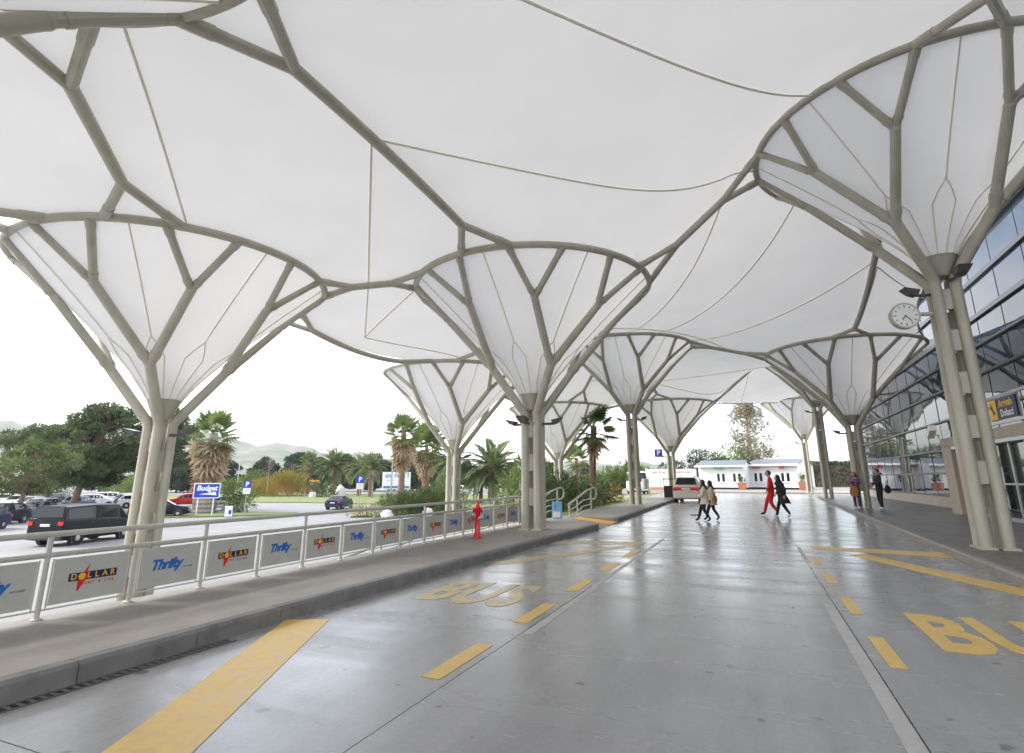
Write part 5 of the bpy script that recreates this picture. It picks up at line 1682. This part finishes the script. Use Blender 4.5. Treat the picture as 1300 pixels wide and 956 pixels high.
# ------------------------------------------------------------------ cabins, planters, hoarding, bin
def cabin(loc, rz, w, d, h, label, sign, sc=1.0, wins=(-1.15, 1.15)):
    t = thing('white_cabin', label, 'cabin', loc, rz, 'white cabins', sc)
    MB().bbox((-w / 2, 0, .22), (w / 2, d, h)).build('wall', M['cabin_wall'], t, smooth=0)
    for k in range(9):                                    # cladding boards stand proud of the front and side
        z0 = .24 + k * (h - .26) / 9
        MB().bbox((-w / 2 - .015, -.025, z0), (w / 2 + .015, -.002, z0 + (h - .26) / 9 - .018)).build('board', M['cabin_wall'], t, smooth=0)
    # low pitched roof, ridge along X
    rf = MB()
    e = .35
    ridge = h + .72
    P_ = [(-w / 2 - e, -e - .35, h - .02), (w / 2 + e, -e - .35, h - .02), (w / 2 + e * .3, d / 2, ridge), (-w / 2 - e * .3, d / 2, ridge), (w / 2 + e, d + e, h - .02), (-w / 2 - e, d + e, h - .02)]
    P2 = [(p[0], p[1], p[2] + .07) for p in P_]
    rf.add(P_ + P2, [(3, 2, 1, 0), (5, 4, 2, 3), (6, 7, 8, 9), (9, 8, 10, 11), (0, 1, 7, 6), (4, 5, 11, 10), (1, 2, 8, 7), (2, 4, 10, 8), (3, 0, 6, 9), (5, 3, 9, 11)])
    ro = rf.build('roof', M['roof'], t, smooth=0)
    ga = MB()
    for sx in (-w / 2, w / 2 - .05):
        ga.add([(sx, .02, h), (sx + .05, .02, h), (sx + .05, d - .02, h), (sx, d - .02, h), (sx, d / 2, ridge - .03), (sx + .05, d / 2, ridge - .03)],
               [(0, 4, 3), (1, 2, 5), (0, 1, 5, 4), (3, 4, 5, 2), (0, 3, 2, 1)])
    ga.build('gable', M['cabin_wall'], t, smooth=0)
    MB().bbox((-w / 2 - e, -e - .40, h - .14), (w / 2 + e, -e - .352, h + .08)).build('fascia', M['white'], ro, smooth=0)
    for x in wins:
        wi = thing_part('window', t, (x, -.03, 1.45))
        MB().bbox((-.52, -.035, -.55), (.52, .0, .55)).build('frame', M['white'], wi, smooth=0)
        for s_ in (-1, 1):
            MB().bbox((s_ * .31 - .16, -.048, -.5), (s_ * .31 + .16, -.036, .5)).build('pane', M['glass_dark'], wi, smooth=0)
        MB().bbox((-.13, -.048, -.48), (.13, -.036, .48)).build('blind', M['white'], wi, smooth=0)
        MB().bbox((-.6, -.14, -.66), (.6, .0, -.58)).build('sill', M['white'], wi, smooth=0)
    for x in (-w / 2 + .3, 0, w / 2 - .3):
        MB().bbox((x - .12, .1, -.1), (x + .12, d - .1, .22)).build('skid', M['black'], t, smooth=0)
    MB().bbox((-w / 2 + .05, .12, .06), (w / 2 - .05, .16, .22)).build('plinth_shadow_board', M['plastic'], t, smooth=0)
    if sign:
        x, m_, tx = sign
        b = MB().bbox((x - .6, -.46, h - .42), (x + .6, -.42, h - .12)).build('sign_board', M[m_], t, smooth=0)
        sign_text(t, tx, .2, (x, -.465, h - .27), M['white'])
    return t
def thing_part(name, parent, loc):
    o = bpy.data.objects.new(name, None)
    COL.objects.link(o)
    o.parent = parent
    o.location = loc
    return o
M['pinkred'] = mat('sign_red', (0.55, 0.03, 0.05), 0.5, var=0.05)
c1 = cabin((-3.75, 79.0, .14), R(-12), 5.7, 4.0, 2.95, 'left white cabin with green sign under eaves', (-.15, 'green_sign', 'taxi'), 1.0, (.0, 2.0))
c2 = cabin((2.45, 81.0, .14), R(-20), 5.9, 6.5, 2.95, 'right white cabin with small red sign beside the planters', None, 1.05, (-1.7, 1.5))
MB().bbox((1.0, -.46, 2.45), (1.55, -.42, 2.75)).build('sign_board', M['pinkred'], c2, smooth=0)
MB().bbox((-2.3, -.46, 2.5), (-1.3, -.42, 2.72)).build('sign_board', M['pinkred'], c2, smooth=0)

def planter(loc, s, label, seed):
    t = thing('planter', label, 'planter', loc, 0, 'terracotta planters', s)
    a, b, h = .36, .5, .75
    P_ = [(-a, -a, 0), (a, -a, 0), (a, a, 0), (-a, a, 0), (-b, -b, h), (b, -b, h), (b, b, h), (-b, b, h), (-b * .84, -b * .84, h), (b * .84, -b * .84, h), (b * .84, b * .84, h), (-b * .84, b * .84, h), (-b * .8, -b * .8, h - .1), (b * .8, -b * .8, h - .1), (b * .8, b * .8, h - .1), (-b * .8, b * .8, h - .1)]
    MB().add(P_, [(3, 2, 1, 0), (0, 1, 5, 4), (1, 2, 6, 5), (2, 3, 7, 6), (3, 0, 4, 7), (4, 5, 9, 8), (5, 6, 10, 9), (6, 7, 11, 10), (7, 4, 8, 11), (8, 9, 13, 12), (9, 10, 14, 13), (10, 11, 15, 14), (11, 8, 12, 15), (12, 13, 14, 15)]).build('pot', M['terracotta'], t, smooth=0)
    rng = np.random.default_rng(seed)
    v = clump_leaves([(0, 0, .95), (-.15, 0, 1.15), (.15, .1, 1.05)], [.22, .2, .2], 1500, rng, (.12, .3), (.02, .04), .6, 1)
    link('plant', quads_mesh('plant', v, M['shrub']), t)
planter((-1.25, 77.2, .14), 1.15, 'terracotta planter between the two cabins', 1)
planter((5.65, 76.5, .14), 1.35, 'terracotta planter right of the right cabin', 2)

bx, by = -9.0, 70.0
t = thing('hoarding', 'low white hoarding with red lettering behind dark bin column', 'hoarding', (bx, by, 0), R(-4))
for k in range(5): MB().bevbox((-2.4 + k * 1.2, 0, 1.5), (1.18, .06, 2.2), .01).build('panel', M['white'], t, smooth=0)
for k in range(6): MB().tube([(-3.0 + k * 1.2, .06, -.2), (-3.0 + k * 1.2, .06, 2.6)], .04, 8).build('post', M['alu'], t)
for k in range(2): sign_text(t, 'rent a car', .42, (-1.4 + 2.9 * k, -.036, 2.25), M['pinkred'], off=.01)
MB().bbox((-2.9, -.06, .05), (2.9, -.02, .5)).build('base_board', M['terracotta'], t, smooth=0)

t = thing('litter_bin', 'dark open-topped waste bin on left pavement beside people carrier', 'bin', (-5.45, 41.6, PZ))
MB().bbox((-.38, -.3, .05), (.38, .3, .85)).build('body', M['black'], t, smooth=0)
MB().bevbox((0, 0, 1.32), (.92, .7, .06), .02).build('hood', M['plastic'], t, smooth=0)
for sx in (-.4, .4): MB().bbox((sx - .025, -.03, 0), (sx + .025, .03, 1.3)).build('post', M['alu'], t, smooth=0)
t = thing('litter_bin', 'grey pole-mounted waste bin beside white minibus', 'bin', (-8.3, 48, 0.05))
MB().lathe([(.2, .6), (.24, .62), (.26, 1.4), (.22, 1.42)], 14).build('basket', M['alu'], t)
MB().tube([(.3, 0, 0), (.3, 0, 1.7)], .04, 8).build('pole', M['alu'], t)

# ------------------------------------------------------------------ people
SKIN = mat('skin', (0.48, 0.28, 0.19), 0.55, var=0.06, vscale=8)
HAIR = mat('hair', (0.015, 0.011, 0.009), 0.5, var=0.3, vscale=30)
def cloth(name, col): return mat('cloth_' + name, col, 0.85, var=0.14, vscale=9, bump=0.25, bscale=40)
CL = {k: cloth(k, c) for k, c in {'cream': (0.60, 0.54, 0.45), 'dark': (0.02, 0.019, 0.02), 'red': (0.60, 0.012, 0.018), 'black': (0.014, 0.014, 0.018), 'purple': (0.15, 0.08, 0.22),
                                  'navy': (0.02, 0.025, 0.04), 'white': (0.72, 0.72, 0.72), 'brown': (0.30, 0.14, 0.05), 'beige': (0.5, 0.42, 0.33), 'purple2': (0.11, 0.07, 0.15)}.items()}

def person(label, loc, rz, H, top, legs, shoes, J, hair=True, coat=None, scarf=None, bag=None, slim=1.0, stripe=None, longhair=False):
    """J: joint positions for a 1.0-tall figure facing +X (y = left). One continuous skinned body."""
    t = thing('person', label, 'person', loc, rz, None, H)
    base = {'pel': (0, 0, .53), 'wai': (0.0, 0, .60), 'che': (0.01, 0, .72), 'nec': (.005, 0, .825), 'hea': (.025, 0, .875), 'cro': (.02, 0, .955),
            'shl': (0, .10, .79), 'ell': (-.02, .125, .63), 'wrl': (.03, .12, .49), 'shr': (0, -.10, .79), 'elr': (-.02, -.125, .63), 'wrr': (.03, -.12, .49),
            'hil': (0, .055, .50), 'knl': (.02, .055, .28), 'anl': (0, .055, .05), 'tol': (.085, .06, .018), 'hir': (0, -.055, .50), 'knr': (.02, -.055, .28), 'anr': (0, -.055, .05), 'tor': (.085, -.06, .018)}
    J = dict(J)
    look = J.pop('_look', 0.0)
    base.update(J)
    rad = {'pel': (.085, .068), 'wai': (.078, .06), 'che': (.092, .068), 'nec': (.033, .033), 'hea': (.05, .045), 'cro': (.046, .04),
           'sh': (.044, .044), 'el': (.032, .032), 'wr': (.022, .022), 'hi': (.062, .06), 'kn': (.043, .043), 'an': (.029, .029), 'to': (.02, .024)}
    names = list(base)
    edges = [('pel', 'wai'), ('wai', 'che'), ('che', 'nec'), ('nec', 'hea'), ('hea', 'cro')]
    for s in 'lr':
        edges += [('che', 'sh' + s), ('sh' + s, 'el' + s), ('el' + s, 'wr' + s), ('pel', 'hi' + s), ('hi' + s, 'kn' + s), ('kn' + s, 'an' + s), ('an' + s, 'to' + s)]
    ix = {n: i for i, n in enumerate(names)}
    me = bpy.data.meshes.new('body_skeleton')
    me.from_pydata([base[n] for n in names], [(ix[a], ix[b]) for a, b in edges], [])
    ob = bpy.data.objects.new('body_skeleton', me)
    COL.objects.link(ob)
    sk = ob.modifiers.new('skin', 'SKIN')
    sd = me.skin_vertices[0].data
    for n in names:
        r_ = rad.get(n) or rad[n[:2]]
        sd[ix[n]].radius = (r_[0] * slim, r_[1] * slim)
        sd[ix[n]].use_root = (n == 'pel')
    ss = ob.modifiers.new('sub', 'SUBSURF'); ss.levels = 2; ss.render_levels = 2
    dg = bpy.context.evaluated_depsgraph_get()
    bm_ = bpy.data.meshes.new_from_object(ob.evaluated_get(dg))
    bpy.data.objects.remove(ob); bpy.data.meshes.remove(me)
    bm_.materials.clear()
    mats = [SKIN, top, legs, shoes, stripe or top]
    for m_ in mats: bm_.materials.append(m_)
    seg = {}
    for a, b in edges:
        k = 1
        if a in ('nec', 'hea'): k = 0
        elif a[:2] in ('hi', 'kn') or b[:2] == 'hi': k = 2
        elif a[:2] == 'an': k = 3
        elif a[:2] == 'sh' and stripe: k = 1
        seg[(a, b)] = k
    PA = np.array([base[a] for a, b in edges]); PB = np.array([base[b] for a, b in edges]); KK = [seg[e] for e in edges]
    for p in bm_.polygons:
        c = np.array(p.center)
        tt = np.clip(((c - PA) * (PB - PA)).sum(1) / ((PB - PA) ** 2).sum(1), 0, 1)
        d = np.linalg.norm(PA + (PB - PA) * tt[:, None] - c, axis=1)
        k = int(d.argmin())
        e = edges[k]
        mi = KK[k]
        if e == ('che', 'nec') and tt[k] > .78: mi = 0
        if e[1][:2] == 'wr' and tt[k] > .93: mi = 0
        if e[1][:2] == 'an' and tt[k] > .95: mi = 3
        if e == ('pel', 'wai') and tt[k] < .25: mi = 2 if not coat else 1
        if stripe and e[0][:2] == 'che' and e[1][:2] == 'sh' and c[2] > .80: mi = 4
        p.material_index = mi
        p.use_smooth = True
    # face and hands are grown into the same mesh
    extra = MB()
    hx = Vector(base['hea']); cr = Vector(base['cro']); hc = hx.lerp(cr, .35)
    yaw = look
    f = Vector((math.cos(yaw), math.sin(yaw), 0)); l = Vector((-math.sin(yaw), math.cos(yaw), 0))
    extra.ball(hc + f * .008 + Vector((0, 0, .002)), (.052, .046, .066), 14, 10)           # skull and jaw
    extra.add([hc + f * .058 + Vector((0, 0, .012)), hc + f * .052 + l * .010 + Vector((0, 0, -.014)), hc + f * .052 - l * .010 + Vector((0, 0, -.014)), hc + f * .073 + Vector((0, 0, -.012))], [(0, 1, 3), (0, 3, 2), (1, 2, 3)])
    for s in (1, -1):
        extra.ball(hc + l * s * .047 + Vector((0, 0, 0)), (.010, .008, .017), 6, 5)             # ears
        extra.ball(hc + f * .053 + l * s * .018 + Vector((0, 0, .012)), (.005, .008, .005), 6, 4, m=1)   # eyes
    extra.box(hc + f * .054 + Vector((0, 0, -.030)), (.006, .026, .006), rz=yaw, m=2)             # mouth
    for s in 'lr':
        w, e = Vector(base['wr' + s]), Vector(base['el' + s])
        d = (w - e).normalized()
        sd_ = d.cross(Vector((0, 0, 1)))
        sd_ = sd_.normalized() if sd_.length > .1 else Vector((1, 0, 0))
        nn = sd_.cross(d)
        q = Matrix((d, sd_, nn)).transposed()
        extra.ball(w + d * .028, (.034, .024, .013), 8, 6, rot=q)
        for k, (off, ln) in enumerate(((-.018, .034), (-.006, .042), (.006, .040), (.017, .032))):
            a = w + d * .05 + sd_ * off
            extra.tube([a, a + d * ln * .55 + nn * .003, a + d * ln * .9 + nn * .014], [.0056, .0052, .004], 6)
        a = w + d * .018 + sd_ * .020
        extra.tube([a, a + d * .016 + sd_ * .012, a + d * .034 + sd_ * .012 + nn * .006], [.0065, .006, .0045], 6)
    exm = extra.mesh('x', [SKIN, HAIR, CL['brown']], 180)
    b2 = bmesh.new(); b2.from_mesh(bm_)
    n0 = len(b2.faces)
    b2.from_mesh(exm)
    b2.faces.ensure_lookup_table()
    for fc in b2.faces[n0:]:
        fc.material_index = (0, 5, 6)[fc.material_index]
    bm_.materials.append(HAIR); bm_.materials.append(CL['brown'])
    b2.to_mesh(bm_); b2.free()
    bm_.name = 'body'
    body = link('body', bm_, t)
    if hair:
        h_ = MB()
        c = hc - f * .006 + Vector((0, 0, .014))
        h_.ball(c, (.060, .053, .060), 14, 10)
        h_.v = [tuple(Vector(v) if (Vector(v) - c).dot(f) < .018 or v[2] > c.z + .030 else Vector(v) - f * .03) for v in h_.v]
        if longhair:
            for s in (-1, 0, 1): h_.tube([c + l * .03 * s, c - f * .045 + l * .035 * s + Vector((0, 0, -.06)), c - f * .04 + l * .05 * s + Vector((0, 0, -.15))], [.035, .034, .02], 8)
        h_.build('hair', HAIR, t, smooth=180)
    if scarf:
        s_ = MB()
        c = hc - f * .004 + Vector((0, 0, .01))
        s_.ball(c, (.064, .060, .074), 16, 12)
        s_.v = [tuple(Vector(v) if (Vector(v) - c).dot(f) < .034 or v[2] > c.z + .045 else Vector(v) - f * .045) for v in s_.v]
        nk = Vector(base['nec'])
        s_.lathe([(.052, .055), (.06, .02), (.085, -.025), (.115, -.07)], 16, c=nk, cap=False)
        s_.build('headscarf', scarf, t, smooth=180)
    if coat:
        m_, z0, w0, w1, back = coat
        k_ = MB()
        p = Vector(base['pel']); ch = Vector(base['che'])
        prof = []
        N = 20
        rows_ = [(ch.z + .075, .060, .100), (ch.z + .02, .080, .118), (p.z + .09, .078, .098), (p.z, w0 * .86, w0), (p.z * .5 + z0 * .5, (w0 + w1) * .46, (w0 + w1) * .5), (z0, w1 * .98, w1)]
        vs = []
        for i, (z, rx, ry) in enumerate(rows_):
            u = max(0, (p.z - z) / max(.01, p.z - z0))
            cx_ = (ch.x if z > p.z + .05 else p.x) - back * u
            for k in range(N):
                a = 2 * PI * k / N
                w = 1 + .05 * math.sin(a * 5 + z * 9) * u
                vs.append((cx_ + rx * math.cos(a) * w, ry * math.sin(a) * w, z))
        k_.add(vs, [(i * N + (k + 1) % N, i * N + k, (i + 1) * N + k, (i + 1) * N + (k + 1) % N) for i in range(len(rows_) - 1) for k in range(N)])
        k_.build('coat', m_, t, smooth=180)
        for s in 'lr':
            sl = MB().tube([base['sh' + s], Vector(base['sh' + s]).lerp(Vector(base['el' + s]), .5), base['el' + s], Vector(base['el' + s]).lerp(Vector(base['wr' + s]), .9)], [.05, .046, .042, .036], 10)
            sl.build('sleeve', m_, t, smooth=180)
    return t

def bag_thing(label, loc, rz, d, m_, strap=None):
    t = thing('shoulder_bag', label, 'bag', loc, rz)
    b = MB()
    x, y, z = d
    b.ball((0, 0, z * .48), (x * .5, y * .5, z * .52), 12, 8)
    b.bevbox((0, 0, z * .35), (x * .8, y * .8, z * .55), .02)
    b.build('body', m_, t, smooth=60)
    MB().tube([(-x * .38, 0, z * .8), (-x * .2, 0, z * 1.5), (x * .2, 0, z * 1.5), (x * .38, 0, z * .8)], .012, 6).build('strap', m_, t)
    return t

strideA = {'hil': (0, .05, .5), 'knl': (.09, .055, .29), 'anl': (.15, .055, .055), 'tol': (.23, .058, .03), 'hir': (0, -.05, .5), 'knr': (-.02, -.055, .28), 'anr': (-.14, -.055, .085), 'tor': (-.07, -.058, .018),
           'ell': (-.06, .13, .64), 'wrl': (-.05, .125, .51), 'elr': (.03, -.13, .64), 'wrr': (.11, -.12, .53)}
strideB = {'hil': (0, .05, .5), 'knl': (.03, .055, .28), 'anl': (-.10, .055, .07), 'tol': (-.03, .058, .018), 'hir': (0, -.05, .5), 'knr': (.10, -.055, .30), 'anr': (.17, -.055, .06), 'tor': (.25, -.058, .035),
           'ell': (.02, .13, .64), 'wrl': (.10, .12, .52), 'elr': (-.05, -.13, .64), 'wrr': (-.06, -.12, .50)}
LEFT = R(180)
person('woman in cream jacket and dark trousers walking left on the road', (-1.66, 21.65, 0), LEFT + R(4), 1.49, CL['cream'], CL['dark'], CL['dark'],
       dict(strideB, wrl=(.16, .12, .57), ell=(.04, .13, .63)), hair=False, scarf=CL['dark'], coat=(CL['cream'], .41, .098, .115, .0))
person('second woman in beige jacket walking half behind the cream-jacketed one', (-1.46, 22.35, 0), LEFT - R(4), 1.46, CL['beige'], CL['dark'], CL['dark'],
       strideA, hair=False, scarf=CL['dark'], coat=(CL['beige'], .38, .098, .112, .02))
bag_thing('dark handbag at the hip of the cream-jacketed woman', (-1.30, 21.85, .66), R(90), (.26, .14, .26), CL['brown'])
person('man in red tracksuit walking left across the road', (.66, 26.1, 0), LEFT + R(3), 1.88, CL['red'], CL['red'], CL['dark'], dict(strideB, _look=0.0), stripe=CL['white'])
person('person in long black coat and headscarf walking beside the red tracksuit', (1.0, 24.9, 0), LEFT, 1.68, CL['black'], CL['black'], CL['white'],
       dict(strideA, che=(.03, 0, .72), hea=(.06, 0, .875), cro=(.055, 0, .955), nec=(.035, 0, .825)), hair=False, scarf=CL['black'], coat=(CL['black'], .33, .11, .14, .05))
person('woman in purple with long dark hair standing against the right column', (4.32, 30.25, PZ), R(-115), 1.69, CL['purple'], CL['purple2'], CL['white'],
       {'ell': (.05, .13, .66), 'wrl': (.13, .05, .72), 'elr': (.05, -.13, .66), 'wrr': (.13, -.05, .72), 'anl': (.0, .04, .05), 'tol': (.085, .05, .018)}, longhair=True)
bag_thing('brown and orange bag carried in front by the woman in purple', (4.22, 29.98, .70), R(-25), (.40, .2, .46), CL['brown'])
person('man in dark jacket and white shoes standing near the right column', (5.2, 29.95, PZ), LEFT + R(12), 1.84, CL['navy'], CL['black'], CL['white'],
       {'ell': (.02, .13, .64), 'wrl': (.13, .09, .58), 'elr': (.02, -.13, .64), 'wrr': (.13, -.09, .58), 'anl': (.02, .07, .05), 'tol': (.105, .08, .018), 'anr': (-.02, -.06, .05), 'tor': (.065, -.07, .018)})
bag_thing('black shoulder bag behind the man in dark jacket', (5.52, 29.98, .86), R(90), (.5, .22, .36), CL['black'])

# ------------------------------------------------------------------ air
hz = MB().bbox((-2400, -60, -6), (400, 2450, 190))
hm = bpy.data.materials.new('haze')
hm.use_nodes = True
hm.node_tree.nodes.clear()
ho = hm.node_tree.nodes.new('ShaderNodeOutputMaterial')
hv = hm.node_tree.nodes.new('ShaderNodeVolumePrincipled')
hv.inputs['Color'].default_value = (0.9, 0.93, 1.0, 1)
hv.inputs['Density'].default_value = 0.00016
hv.inputs['Anisotropy'].default_value = 0.2
hm.node_tree.links.new(hv.outputs['Volume'], ho.inputs['Volume'])
tag(hz.build('haze', hm, smooth=0), kind='stuff')
